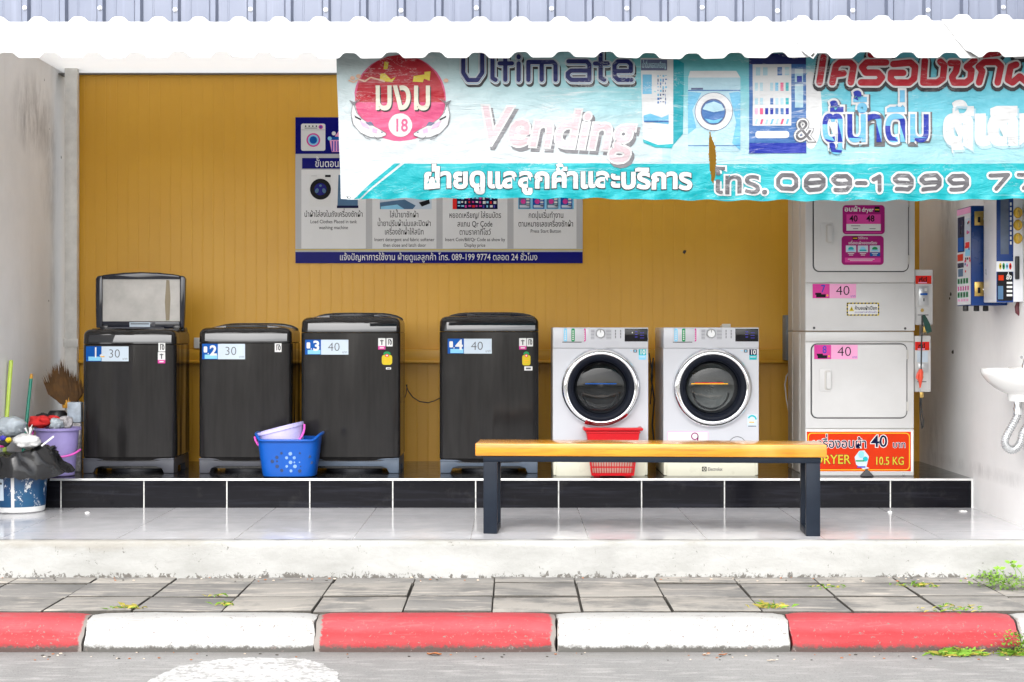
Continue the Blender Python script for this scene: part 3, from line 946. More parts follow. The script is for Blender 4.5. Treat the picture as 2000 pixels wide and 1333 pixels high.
    A.text('บาท', L1 - 12 * s_, L1 - 2 * s_, T1 - 3, 6, 'ink_grey', 1)
    T.part('price_label', A.mb(), label='blue and white price label reading %s %s' % (num, price))
    for kind, a0, b0, a1, b1 in stickers:
        A = Art(ZT, .0015, .0005, surf)
        wd, ht = a1 - a0, b1 - b0
        if kind == 'ten':
            A.rrect(a0, b0, a1, b1, 1, 'ink_white', 0).text('10', a0 + 1.5, a1 - 1.5, b1 - 3.5, ht * .78, 'ink_black', 1, .03)
            A.rect(a0 + 3, b0 + 2, a1 - 3, b0 + 4, 'ink_grey', 1)
            nm = 'warranty_sticker'
        elif kind == 'plug':
            A.rrect(a0, b0, a1, b1, 1, 'ink_white', 0).rect(a0, b1 - ht * .3, a1, b1, 'ink_rose', 1).rect(a0 + wd * .42, b0 + 3, a0 + wd * .58, b0 + ht * .6, 'ink_grey', 1)
            A.rect(a0 + wd * .25, b0 + 4, a0 + wd * .75, b0 + 6, 'ink_grey', 2).rect(a0 + 3, b1 - ht * .2, a1 - 3, b1 - ht * .1, 'ink_white', 2)
            nm = 'motor_sticker'
        elif kind == 'round':
            A.rrect(a0, b0 + ht * .25, a1, b1, wd * .25, 'ink_yellow', 0).ell(a0 + wd / 2, b0 + ht * .16, wd * .34, ht * .16, 'ink_green', 1)
            A.ell(a0 + wd / 2, b0 + ht * .30, wd * .2, ht * .12, 'ink_red', 2).ell(a0 + wd / 2, b0 + ht * .3, wd * .1, ht * .06, 'ink_white', 3)
            A.rect(a0 + wd * .2, b0 + ht * .62, a1 - wd * .2, b0 + ht * .68, 'ink_amber', 1).rect(a0 + wd * .2, b0 + ht * .76, a1 - wd * .3, b0 + ht * .80, 'ink_amber', 1)
            nm = 'energy_sticker'
        else:
            A.rrect(a0, b0, a1, b1, 1, 'ink_white', 0).rect(a0 + wd * .2, b0 + ht * .3, a1 - wd * .2, b1 - ht * .3, 'ink_grey', 1); nm = 'small_sticker'
        T.part(nm, A.mb())
    return T

top_loader(160, 341, 642, 925, '1', '30', 'dark top loading washing machine numbered 1, its lid standing open', 'base_grey', (168, 252.5, 677, 706),
           [('ten', 310, 670, 323, 687), ('plug', 309, 688, 323, 710)], lid_open=True)
top_loader(387, 567, 639, 925, '2', '30', 'dark top loading washing machine numbered 2, lid closed, priced 30', 'base_grey', (395, 479.5, 672, 702),
           [('ten', 537, 671, 550, 688)], bulge=8)
top_loader(587, 781, 619, 925, '3', '40', 'dark top loading washing machine numbered 3, standing behind the blue basket', 'base_blue', (596, 681, 664, 693),
           [('plug', 739, 661, 753, 683), ('ten', 755, 661, 767, 677), ('round', 746, 687, 766, 713), ('small', 754, 718, 764, 722)], bulge=9)
top_loader(858, 1052, 617, 928, '4', '40', 'dark top loading washing machine numbered 4, next to the white front loaders', 'base_blue', (874.5, 960.5, 662, 691),
           [('plug', 1014, 661, 1028, 683), ('ten', 1029, 661, 1041, 677), ('round', 1020, 687, 1036, 714), ('small', 1024, 716, 1040, 724)], bulge=8)

# ================================================================== white front loaders
ZF = 9.86
def front_loader(px0, dcx, label, second):
    px1 = px0 + 186; x0, x1 = X_(px0, ZF), X_(px1, ZF); xc = (x0 + x1) / 2
    T = Thing('washing_machine', label, 'washing machine', (xc, ZF + .29, PLAT), group='white front loading washing machines')
    zt, zs, zp, zb = z_(640, ZF), z_(681, ZF), z_(893, ZF), PLAT + .001
    sc = F / ZF
    ddx, ddz, R0 = X_(dcx, ZF), z_(757.5, ZF), 78 / sc
    # cabinet: front sheet with a round opening for the drum
    cb = MB(); n = 48; yF = ZF + .004
    circ = [(ddx + R0 * .86 * math.cos(2 * math.pi * i / n), ddz + R0 * .86 * math.sin(2 * math.pi * i / n)) for i in range(n)]
    outer = []
    for cx_, cz_ in circ:
        dx, dz = cx_ - ddx, cz_ - ddz
        tx = ((x1 if dx > 0 else x0) - ddx) / dx if abs(dx) > 1e-6 else 1e9
        tz = ((zs if dz > 0 else zp) - ddz) / dz if abs(dz) > 1e-6 else 1e9
        t = min(tx, tz); outer.append((ddx + dx * t, ddz + dz * t))
    v = [(a, yF, b) for a, b in circ] + [(a, yF, b) for a, b in outer]
    cb.add(v, [(i, n + i, n + (i + 1) % n, (i + 1) % n) for i in range(n)], 'enamel_white')
    for cx_, cz_ in ((x0, zs), (x1, zs), (x1, zp), (x0, zp)):     # corner fillers
        ks = sorted(range(n), key=lambda i: (outer[i][0] - cx_) ** 2 + (outer[i][1] - cz_) ** 2)[:2]
        on_v = [k for k in ks]
        a, b = outer[on_v[0]], outer[on_v[1]]
        if abs(a[0] - b[0]) > 1e-6 and abs(a[1] - b[1]) > 1e-6:
            cb.add([(a[0], yF, a[1]), (cx_, yF, cz_), (b[0], yF, b[1])], [(0, 1, 2)], 'enamel_white')
    cb.box(x0, x0 + .012, yF + .001, ZF + .58, zp, zs, 'enamel_white').box(x1 - .012, x1, yF + .001, ZF + .58, zp, zs, 'enamel_white')
    cb.box(x0 + .012, x1 - .012, ZF + .56, ZF + .58, zp, zs, 'enamel_white').box(x0 + .012, x1 - .012, yF + .01, ZF + .56, zp, zp + .012, 'enamel_white')
    cb.box(x0 - .0, x1, ZF + .01, ZF + .58, zs, zt, 'enamel_white', .005)
    body = T.part('cabinet', cb, smooth=30)
    if second:
        A = Art(yF, .001, .0005)
        A.rect(1304, 843, 1383, 868, 'ink_pink', 0).rect(1305.2, 844.2, 1381.8, 866.8, 'ink_white', 1)
        A.ring(1357, 852.5, 5.2, 7.4, 'ink_plum', 2).poly([(1362.3, 852), (1364.4, 852), (1363, 868), (1360.6, 866)], 'ink_plum', 2)
        T.part('number_label', A.mb(), label='white label framed in pink with the number 9')
        A = Art(yF, .001, .0005)
        A.ring(1440, 870, 16, 17.2, 'ink_grey', 0)
        T.part('filter_cover', A.mb())
        A = Art(yF, .001, .0005)
        A.rect(1459.5, 810, 1478, 834, 'sticker_white', -1).ring(1469, 820, 6, 9, 'ink_teal', 0, 20, 200, 360).rect(1461, 822, 1476, 833, 'sticker_white', 0).rect(1463, 824, 1473, 826, 'ink_amber', 1).rect(1461, 832, 1477, 833.5, 'ink_grey', 1)
        T.part('energy_sticker', A.mb())
    cp = MB().box(x0, x1, ZF - .004, ZF + .012, zs + .002, zt, 'enamel_white', .004)
    panel = T.part('control_panel', cp)
    o = px0 - 1080
    dr = MB().box(X_(1098 + o, ZF), X_(1141 + o, ZF), ZF - .0075, ZF, z_(668, ZF), z_(642, ZF), 'enamel_white', .002)
    dr.box(X_(1098 + o, ZF), X_(1136 + o, ZF), ZF - .0062, ZF, z_(669.5, ZF), z_(668, ZF), 'seam_dark')
    T.part('detergent_drawer', dr, parent=panel)
    kx, kz = X_(1172.5 + o, ZF), z_(652, ZF)
    kn = MB().lathe([(0, -.030), (.022, -.030), (.026, -.026), (.028, -.006), (.030, -.0045)], (kx, ZF, kz), 'steel_plate', 28, 'y')
    kn.box(kx - .002, kx + .002, ZF - .0312, ZF - .029, kz + .006, kz + .022, 'seam_dark')
    T.part('program_knob', kn, parent=panel)
    ds = MB().box(X_(1220 + o, ZF), X_(1265 + o, ZF), ZF - .0062, ZF, z_(667.5, ZF), z_(642.5, ZF), 'ink_navy' if 0 else 'black_gloss', .001)
    T.part('display', ds, parent=panel)
    A = Art(ZF - .0075, .0008, .0004)
    for a_, b_, m_ in ((1101, 1107.5, 'ink_sky'), (1116, 1122.5, 'ink_green'), (1138, 1144, 'ink_rose')):
        A = Art(ZF - .0075 if a_ < 1130 else ZF - .004, .0008, .0004)
        A.rrect(a_ + o, 642, b_ + o, 667.5, 2, m_, 0)
        for k in range(5): A.rect((a_ + b_) / 2 - 1.3 + o, 646 + k * 4, (a_ + b_) / 2 + 1.3 + o, 648.2 + k * 4, 'ink_white', 1)
        T.part('detergent_sticker', A.mb(), parent=panel, label='%s strip sticker' % {'ink_sky': 'light blue', 'ink_green': 'green', 'ink_rose': 'magenta'}[m_])
    A = Art(ZF - .004, .0008, .0004); A.rect(1150 + o, 642.5, 1217 + o, 667, 'enamel_white', -1)
    for k in range(7):
        A.rect(1154 + o, 645 + k * 2.8, 1161 + o, 645.8 + k * 2.8, 'ink_grey', 0).rect(1184 + o, 645 + k * 2.8, 1194 + o, 645.8 + k * 2.8, 'ink_grey', 0)
    for cx_ in (1201, 1211):
        for k in range(6): A.rect(cx_ + o, 645 + k * 2.9, cx_ + 2.2 + o, 646.4 + k * 2.9, 'ink_black', 0)
    T.part('panel_print', A.mb(), parent=panel)
    A = Art(ZF - .0062, .0008, .0004)
    for k in range(3): A.rect(1240 + o, 648 + k * 5, 1245 + o, 649.4 + k * 5, 'ink_violet', 0).rect(1250 + o, 650 + k * 5, 1258 + o, 651 + k * 5, 'ink_violet', 0)
    if not second: A.rect(1234 + o, 649, 1236 + o, 651.5, 'ink_white', 0)
    T.part('display_print', A.mb(), parent=panel)
    A = Art(yF, .001, .0005)
    A.rect(1247.5 + o, 682.5, 1262 + o, 694, 'ink_navy' if second else 'ink_teal', 0).rect(1247.5 + o, 694, 1262 + o, 703, 'ink_teal' if second else 'ink_sky', 0)
    A.text('10', 1249 + o, 1260.5 + o, 692.5, 13, 'ink_white', 1, .02).rect(1249 + o, 697, 1260 + o, 698.2, 'ink_white', 1)
    A.rect(1237 + o, 683, 1244 + o, 689, 'ink_grey', 0).rect(1239 + o, 684.5, 1242 + o, 687.5, 'ink_sky', 1).rect(1231 + o, 685, 1235 + o, 686.2, 'ink_sky', 0)
    T.part('warranty_sticker', A.mb())
    # door
    c = (ddx, ZF, ddz)
    ch = MB().lathe([(R0 * .845, .003), (R0 * .828, -.047), (R0 * .84, -.052), (R0 * .87, -.0535), (R0 * .92, -.048), (R0 * .975, -.034), (R0 * .995, -.016), (R0, .004)], c, 'chrome', 72, 'y')
    door = T.part('door', ch, smooth=50)
    bk = MB().lathe([(R0 * .64, .012), (R0 * .685, -.030), (R0 * .70, -.040), (R0 * .76, -.046), (R0 * .815, -.046), (R0 * .85, -.041)], c, 'ring_navy', 64, 'y')
    T.part('door_ring', bk, parent=door, smooth=60)
    gl = MB().lathe([(0, -.040), (R0 * .25, -.0385), (R0 * .45, -.034), (R0 * .58, -.026), (R0 * .66, -.014), (R0 * .685, -.004)], c, 'door_glass', 48, 'y')
    T.part('door_glass', gl, parent=door, smooth=60)
    ga = MB().lathe([(R0 * .72, -.006), (R0 * .66, .03), (R0 * .62, .06), (R0 * .60, .09)], c, 'gasket', 48, 'y')
    T.part('gasket', ga)
    dm = 'drum_steel' if second else 'drum_dark'
    du = MB().lathe([(R0 * .62, .085), (R0 * .80, .10), (R0 * .80, .36), (R0 * .3, .40), (0, .40)], c, dm, 48, 'y')
    du.lathe([(R0 * .42, .06), (R0 * .45, .05), (R0 * .47, .06)], (ddx, ZF, ddz - R0 * .10), 'steel_plate', 40, 'y', a0=185, a1=355)
    T.part('drum', du)
    A = Art(ZF - .0405, .001, .0006)
    if second: A.rect(dcx - 41, 749, dcx + 31, 751, 'ink_amber', 0).rect(dcx - 34, 747.6, dcx + 22, 749, 'ink_red', 0)
    else: A.rect(dcx - 30, 749, dcx + 31, 750.8, 'ink_blue', 0)
    T.part('glass_strip', A.mb(), parent=door, label='thin %s strip across the door glass' % ('amber and red' if second else 'blue'))
    # cream plinth drawer
    pd = MB().box(x0 + .002, x1 - .002, ZF + .012, ZF + .57, zb, zp - .002, 'enamel_cream', .006)
    pd.prism([(a, b) for a, b in [(X_(px, ZF), z_(py, ZF)) for px, py in ((px0 + 8, 896), (px1 - 8, 896), (px1 - 6, 931), (px0 + 6, 931))]], 'y', ZF + .004, ZF + .014, 'enamel_cream', .004)
    pe = T.part('pedestal', pd)
    if second:
        A = Art(ZF + .004, .001, .0005)
        A.rect(1371, 912, 1380, 921, 'ink_black', 0).ell(1375.5, 916.5, 3.2, 3.2, 'enamel_cream', 1, 16).poly([(1374, 914), (1378.6, 916.5), (1374, 919)], 'ink_black', 2)
        A.text('Electrolux', 1382.5, 1411, 920, 10, 'ink_grey', 0, .012)
        T.part('maker_mark', A.mb(), parent=pe)
    return T
front_loader(1080, 1173, 'white front loading washing machine behind the red basket, blue strip on its door', False)
front_loader(1296, 1391, 'white front loading washing machine numbered 9, amber strip on door, beside the dryers', True)

# ================================================================== the stacked dryers
ZD = 9.85
def dryer_shell(T, x0, x1, zb, zt, seams):
    b = MB().box(x0, x1, ZD + .010, ZD + .62, zb, zt, 'dryer_side', .004)
    # folded ribs down the cabinet side
    for y in (ZD + .16, ZD + .20, ZD + .44): b.box(x0 - .003, x0 + .002, y, y + .014, zb + .01, zt - .01, 'dryer_side', .002)
    T.part('cabinet', b)
    prev = zb
    fr = MB()
    for k, zz in enumerate(list(seams) + [zt]):
        fr.box(x0 + (0 if k or 1 else 0), x1, ZD, ZD + .018, prev + (.002 if k else 0), zz - .002, 'dryer_white', .005)
        prev = zz
    return T.part('front_panel', fr)
def dryer_door(T, x0, x1, y0, y1, hx0, hx1, hy0, hy1):
    def c(a, b): return (X_(a, ZD), z_(b, ZD))
    g = MB().prism([c(*p) for p in rr(x0, y0, x1, y1, 13, 6)], 'y', ZD - .002, ZD + .004, 'seam_dark')  # dark plate standing in for the shaded gap round the door
    gk = T.part('door_gap', g)
    d = MB().prism([c(*p) for p in rr(x0 + 2.2, y0 + 2.2, x1 - 2.2, y1 - 2.2, 11, 6)], 'y', ZD - .016, ZD - .002, 'dryer_white', .005, 3)
    door = T.part('door', d, smooth=35)
    h = MB().prism([c(*p) for p in rr(hx0, hy0, hx1, hy1, 3, 3)], 'y', ZD - .020, ZD - .0165, 'dryer_white', .0015)
    hm = (hx0 + hx1) / 2
    h.prism([c(*p) for p in rr(hm - 2.5, hy0 + 3, hx1 - 2, hy1 - 3, 3.5, 4)], 'y', ZD - .0215, ZD - .0205, 'dryer_side', .0005)
    h.prism([c(*p) for p in rr(hm + 0.5, hy0 + 5, hx1 - 1.0, hy1 - 5, 3, 4)], 'y', ZD - .034, ZD - .0215, 'dryer_white', .004, 3)
    T.part('handle', h, parent=door)
    for yy in (y0 + 22, y1 - 24):
        hi = MB().box(X_(x1 - 2, ZD), X_(x1 + 2, ZD), ZD - .010, ZD + .002, z_(yy + 9, ZD), z_(yy - 9, ZD), 'dryer_side', .002)
        T.part('hinge', hi)
    return door
def pink_label(T, num, price, a0, b0, a1, b1):
    A = Art(ZD if num == '7' else ZD - .016, .0015, .0006); wd = a1 - a0; ht = b1 - b0
    A.rect(a0, b0, a1, b1, 'ink_pink', 0).rect(a0, b0, a0 + wd * .39, b1, 'ink_rose', 1)
    A.text(num, a0 + wd * .19, a0 + wd * .29, b0 + ht * .58, ht * .72, 'ink_violet', 2, .02)
    A.rect(a0 + wd * .06, b0 + ht * .62, a0 + wd * .2, b0 + ht * .76, 'ink_black', 2).rect(a0 + wd * .08, b0 + ht * .72, a0 + wd * .30, b0 + ht * .94, 'ink_black', 3)
    A.ell(a0 + wd * .34, b0 + ht * .80, 2, 2, 'ink_amber', 2, 10)
    A.text(price, a0 + wd * .53, a0 + wd * .86, b0 + ht * .78, ht * .95, 'ink_black', 1, -.01)
    A.text('บาท', a1 - 11, a1 - 1, b1 - 2, 6.5, 'ink_violet', 1)
    T.part('price_label', A.mb(), label='pink price label reading %s %s' % (num, price))
def coin_box(T, x0, x1, y0, y1, first):
    Zc = ZD + .03
    c = MB().box(X_(x0, Zc), X_(x1, Zc), Zc, Zc + .16, z_(y1, Zc), z_(y0, Zc), 'dryer_white', .005)
    bx = T.part('coin_box', c)
    wd, ht = x1 - x0, y1 - y0
    A = Art(Zc, .001, .0005)
    A.rect(x0 + 1, y0 + ht * .11, x1 - 3, y0 + ht * .26, 'ink_red', 0).rect(x0 + 1, y0 + ht * .22, x1 - 3, y0 + ht * .26, 'ink_orange', 1)
    A.text('ที่นี่', x0 + 7, x1 - 11, y0 + ht * .22, 9, 'ink_black', 2, .03).rect(x0 + 6, y0 + ht * .228, x1 - 12, y0 + ht * .248, 'ink_pink', 2)
    T.part('instruction_label', A.mb(), parent=bx)
    q = MB()
    if first:
        q.box(X_(x0 + 7, Zc), X_(x0 + 27, Zc), Zc - .006, Zc, z_(y0 + 70, Zc), z_(y0 + 32, Zc), 'steel_plate', .002)
        q.box(X_(x0 + 10, Zc), X_(x0 + 24, Zc), Zc - .0075, Zc - .004, z_(y0 + 50, Zc), z_(y0 + 46, Zc), 'ink_blue')
        q.box(X_(x0 + 16, Zc), X_(x0 + 18, Zc), Zc - .0075, Zc - .004, z_(y0 + 62, Zc), z_(y0 + 56, Zc), 'ink_black')
        q.box(X_(x0 + 18, Zc), X_(x0 + 23, Zc), Zc - .014, Zc - .004, z_(y0 + 42, Zc), z_(y0 + 36, Zc), 'ink_white', .003)
    else:
        q.box(X_(x0 + 5, Zc), X_(x0 + 26, Zc), Zc - .002, Zc, z_(y0 + 52, Zc), z_(y0 + 31, Zc), 'sticker_white')
        q.box(X_(x0 + 7, Zc), X_(x0 + 27, Zc), Zc - .006, Zc, z_(y0 + 72, Zc), z_(y0 + 54, Zc), 'steel_plate', .002)
    T.part('coin_slot', q, parent=bx)
    d = MB()
    yb = y0 + (.68 if first else .68) * ht
    d.box(X_(x0 + 3, Zc), X_(x1 - 7, Zc), Zc - .004, Zc, z_(y1 - 5, Zc), z_(yb, Zc), 'dryer_white', .002)
    d.lathe([(0, -.010), (.009, -.010), (.011, -.004)], (X_(x0 + 14, Zc), Zc, z_(yb + 6, Zc)), 'brass', 16, 'y')
    d.box(X_(x0 + 5, Zc), X_(x1 - 9, Zc), Zc - .006, Zc - .003, z_(yb + 16, Zc), z_(yb + 14.5, Zc), 'seam_dark')
    T.part('cash_door', d, parent=bx)
    return bx
dx0, dx1 = X_(1573, ZD), X_(1787, ZD)
zj = z_(647, ZD)
# lower dryer
T8 = Thing('tumble_dryer', 'white tumble dryer numbered 8 with an orange sign, lower of the stacked pair', 'dryer', ((dx0 + dx1) / 2, ZD + .3, PLAT), group='stacked white tumble dryers')
dryer_shell(T8, dx0, dx1 - .006, PLAT + .001, zj - .003, [z_(838, ZD), z_(668, ZD)])
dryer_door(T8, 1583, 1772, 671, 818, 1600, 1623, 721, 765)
pink_label(T8, '8', '40', 1590, 674, 1675, 702)
A = Art(ZD, .0012, .0006)
A.rect(1574, 842, 1783, 922, 'ink_white', 0).rect(1575.5, 843.5, 1779, 921, 'ink_orange', 1)
def rframe(A, x0, y0, x1, y1, r, t, m, L):
    o, i = rr(x0, y0, x1, y1, r, 5), rr(x0 + t, y0 + t, x1 - t, y1 - t, r - t * .6, 5)
    for k in range(len(o)):
        j = (k + 1) % len(o); A.tri(o[k], o[j], i[j], m, L); A.tri(o[k], i[j], i[k], m, L)
rframe(A, 1577.5, 845.5, 1777, 919, 8, 1.8, 'ink_amber', 2)
for off, m, L in ((.05, 'ink_white', 3), (.012, 'ink_navy', 4)):
    A.text('เครื่องอบผ้า', 1586, 1693, 875, 25, m, L, off)
    A.text('40', 1701, 1733, 873, 32, m, L, off * 1.2)
    A.text('บาท', 1743, 1769, 874.5, 17, m, L, off)
for off, m, L in ((.035, 'ink_navy', 3), (.012, 'ink_yellow', 4)):
    A.text('DRYER', 1590, 1661, 906, 25, m, L, off)
    A.text('10.5 KG', 1708, 1766, 908, 22, m, L, off)
A.poly([(1669, 893), (1678, 881), (1688, 880), (1697, 892), (1692, 912), (1698, 915), (1686, 917), (1672, 908)], 'sticker_white', 3)
A.ell(1682, 888, 6, 7, 'ink_sky', 4, 14).ell(1690, 897, 5, 5, 'ink_teal', 4, 14).rect(1671, 899, 1688, 902, 'ink_green', 5).rect(1674, 911, 1690, 914, 'ink_violet', 4)
T8.part('dryer_sign', A.mb(), label='orange sign with Thai lettering, DRYER and 10.5 KG')
k = MB().prism([(X_(1692, ZD) + a * .042, PLAT + .0005 + b * .05) for a, b in ((-1, .0), (1, .0), (0, .9))], 'y', ZD - .03, ZD - .002, 'seam_dark', .004)
T8.part('foot_wedge', k)
k = MB()
for px, py in ((1765, 927), (1581, 927)): k.lathe([(0, -.004), (.006, -.003), (.008, 0)], W(px, py, ZD), 'steel_plate', 12, 'y')
T8.each('screw_head', k)
coin_box(T8, 1786, 1818, 656, 766, False)
# upper dryer
T7 = Thing('tumble_dryer', 'white tumble dryer numbered 7 with magenta stickers on its door, stacked on top', 'dryer', ((dx0 + dx1) / 2, ZD + .3, zj), group='stacked white tumble dryers')
dryer_shell(T7, dx0, dx1, zj + .001, z_(356, ZD), [z_(553, ZD)])
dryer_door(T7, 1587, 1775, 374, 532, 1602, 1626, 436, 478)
pink_label(T7, '7', '40', 1587, 555, 1672, 583)
A = Art(ZD - .016, .0012, .0006)
A.rrect(1645.5, 401, 1728, 458, 7, 'ink_magenta', 0).rect(1653, 419, 1720, 438, 'ink_rose', 1).rect(1653, 438, 1720, 451, 'ink_white', 1)
A.text('อบผ้า', 1649, 1681, 413.5, 13, 'ink_white', 1, .02).text('dryer', 1683, 1706, 414, 12, 'ink_white', 1, .02)
A.rect(1708, 404, 1718, 415, 'ink_black', 1).rect(1709, 409, 1717, 411, 'ink_amber', 2)
A.text('40', 1659, 1675, 433, 17, 'ink_black', 2, .02).text('48', 1692, 1708, 433, 17, 'ink_black', 2, .02)
A.rect(1662, 441, 1680, 442.2, 'ink_grey', 2).rect(1666, 446.5, 1676, 447.6, 'ink_grey', 2).rect(1698, 446.5, 1710, 447.6, 'ink_grey', 2).rect(1650, 453.5, 1722, 455.2, 'ink_rose', 1)
T7.part('price_sticker', A.mb(), label='magenta price sticker reading 40 and 48')
A = Art(ZD - .016, .0012, .0006)
A.rrect(1643.5, 461, 1726, 518, 7, 'ink_magenta', 0).rect(1650, 503.5, 1720, 513, 'ink_rose', 1)
A.rect(1665, 462.5, 1675, 469, 'ink_black', 1).rect(1666, 465, 1674, 466.6, 'ink_amber', 2).text('วิธีใช้งาน', 1676, 1695, 467.5, 6, 'ink_white', 1)
A.text('เครื่องอบผ้าหยอดเหรียญ', 1657, 1713, 477.5, 7.5, 'ink_white', 1, .01)
for i in range(3):
    x = 1652 + i * 23.3
    A.rect(x, 480, x + 20, 493, 'sticker_white', 1).ell(x + 10, 486.5, 5.5, 4, ('ink_teal', 'ink_sky', 'ink_green')[i], 2, 12).rect(x + 3, 488, x + 17, 491, ('ink_sky', 'ink_teal', 'ink_sky')[i], 3)
    A.rect(x + 4, 495, x + 16, 496.2, 'ink_white', 1).rect(x + 6, 498, x + 14, 499.2, 'ink_white', 1)
A.rect(1699, 493.5, 1719, 501, 'ink_blue', 0.9).rect(1656, 506, 1708, 507.2, 'ink_white', 2).rect(1660, 509, 1704, 510, 'ink_white', 2)
T7.part('instruction_sticker', A.mb(), label='magenta sticker with three small instruction pictures')
A = Art(ZD, .0012, .0006)
A.rrect(1653.5, 591.5, 1717, 617, 2, 'ink_yellow', 0)
for i in range(9):
    x = 1654 + i * 7; A.poly([(x, 591.6), (x + 3.5, 591.6), (x + 2.5, 594), (x - 1 if i else x, 594)], 'ink_black', 1); A.poly([(x, 614.6), (x + 3.5, 614.6), (x + 2.5, 616.9), (x - 1 if i else x, 616.9)], 'ink_black', 1)
for i in range(3): A.rect(1653.6, 595 + i * 7, 1656, 598.5 + i * 7, 'ink_black', 1).rect(1714.6, 595 + i * 7, 1717, 598.5 + i * 7, 'ink_black', 1)
A.rect(1656, 594, 1714.6, 614.6, 'ink_white', 2).poly([(1658, 608), (1668, 608), (1663, 599)], 'ink_yellow', 3).rect(1662.4, 602, 1663.6, 606, 'ink_black', 4)
A.text('ห้ามอบผ้าเปียก', 1669, 1713, 605.5, 9.5, 'ink_black', 3, .02).text('อบเฉพาะผ้าซักแล้ว', 1669, 1713, 612, 5.5, 'ink_violet', 3)
T7.part('warning_sticker', A.mb(), label='yellow and black bordered warning sticker')
k = MB()
for px, py in ((1590, 641), (1768, 642)): k.lathe([(0, -.004), (.006, -.003), (.008, 0)], W(px, py, ZD), 'seam_dark', 12, 'y')
T7.each('screw_head', k)
coin_box(T7, 1787, 1822, 527, 635, True)

# padlock, lanyard and hanging cord on the coin boxes
Zc = ZD + .02
T = Thing('padlock', 'brass padlock with a dark green strap hanging between the two coin boxes', 'padlock', W(1806, 640, Zc))
T.part('lock_body', MB().box(X_(1801, Zc), X_(1808, Zc), Zc - .03, Zc - .012, z_(650, Zc), z_(638, Zc), 'brass', .003))
T.part('shackle', MB().tube([W(1802, 638, Zc - .02), W(1802, 624, Zc - .02), W(1804.5, 618, Zc - .02), W(1807, 624, Zc - .02), W(1807, 638, Zc - .02)], .004, 'lock_steel'))
T.part('strap', MB().add([p for a, b in ((1801, 616), (1803, 628), (1807, 643), (1811, 652), (1820, 648), (1817, 634), (1811, 622), (1806, 615)) for p in (W(a, b, Zc - .034), W(a, b, Zc - .030))],
       [(0, 2, 4, 6, 8, 10, 12, 14), (15, 13, 11, 9, 7, 5, 3, 1)] + [((2 * i), (2 * i + 1), (2 * i + 3) % 16, (2 * i + 2) % 16) for i in range(8)], 'lanyard_green'))
T = Thing('hanging_cord', 'long black cord with an orange red clip hanging down the dryer coin boxes', 'cord', W(1800, 720, Zc))
T.part('cord', MB().tube([W(a, b, Zc - .05) for a, b in ((1801, 617), (1801, 640), (1800, 670), (1799.5, 700), (1799, 724))], .0045, 'cord_black', 7))
T.part('loop', MB().tube([W(a, b, Zc - .03) for a, b in ((1797, 776), (1797, 800), (1799, 822), (1801, 838), (1803, 834), (1803, 820), (1800, 800), (1799, 776))], .004, 'cord_black', 7))
T.part('clip', MB().tube([W(a, b, Zc - .05) for a, b in ((1799, 722), (1793, 730), (1791, 738), (1795, 744), (1800, 738), (1801, 728), (1799, 722))], .008, 'clip_red', 7).tube([W(1798, 722, Zc - .055), W(1798, 740, Zc - .055), W(1797, 758, Zc - .05)], [.012, .014, .004], 'clip_red', 8))
T.part('small_lock', MB().box(X_(1793.5, Zc), X_(1800.5, Zc), Zc - .045, Zc - .025, z_(777, Zc), z_(766, Zc), 'brass', .003).tube([W(1797, 766, Zc - .035), W(1797, 757, Zc - .045)], .004, 'lock_steel'))
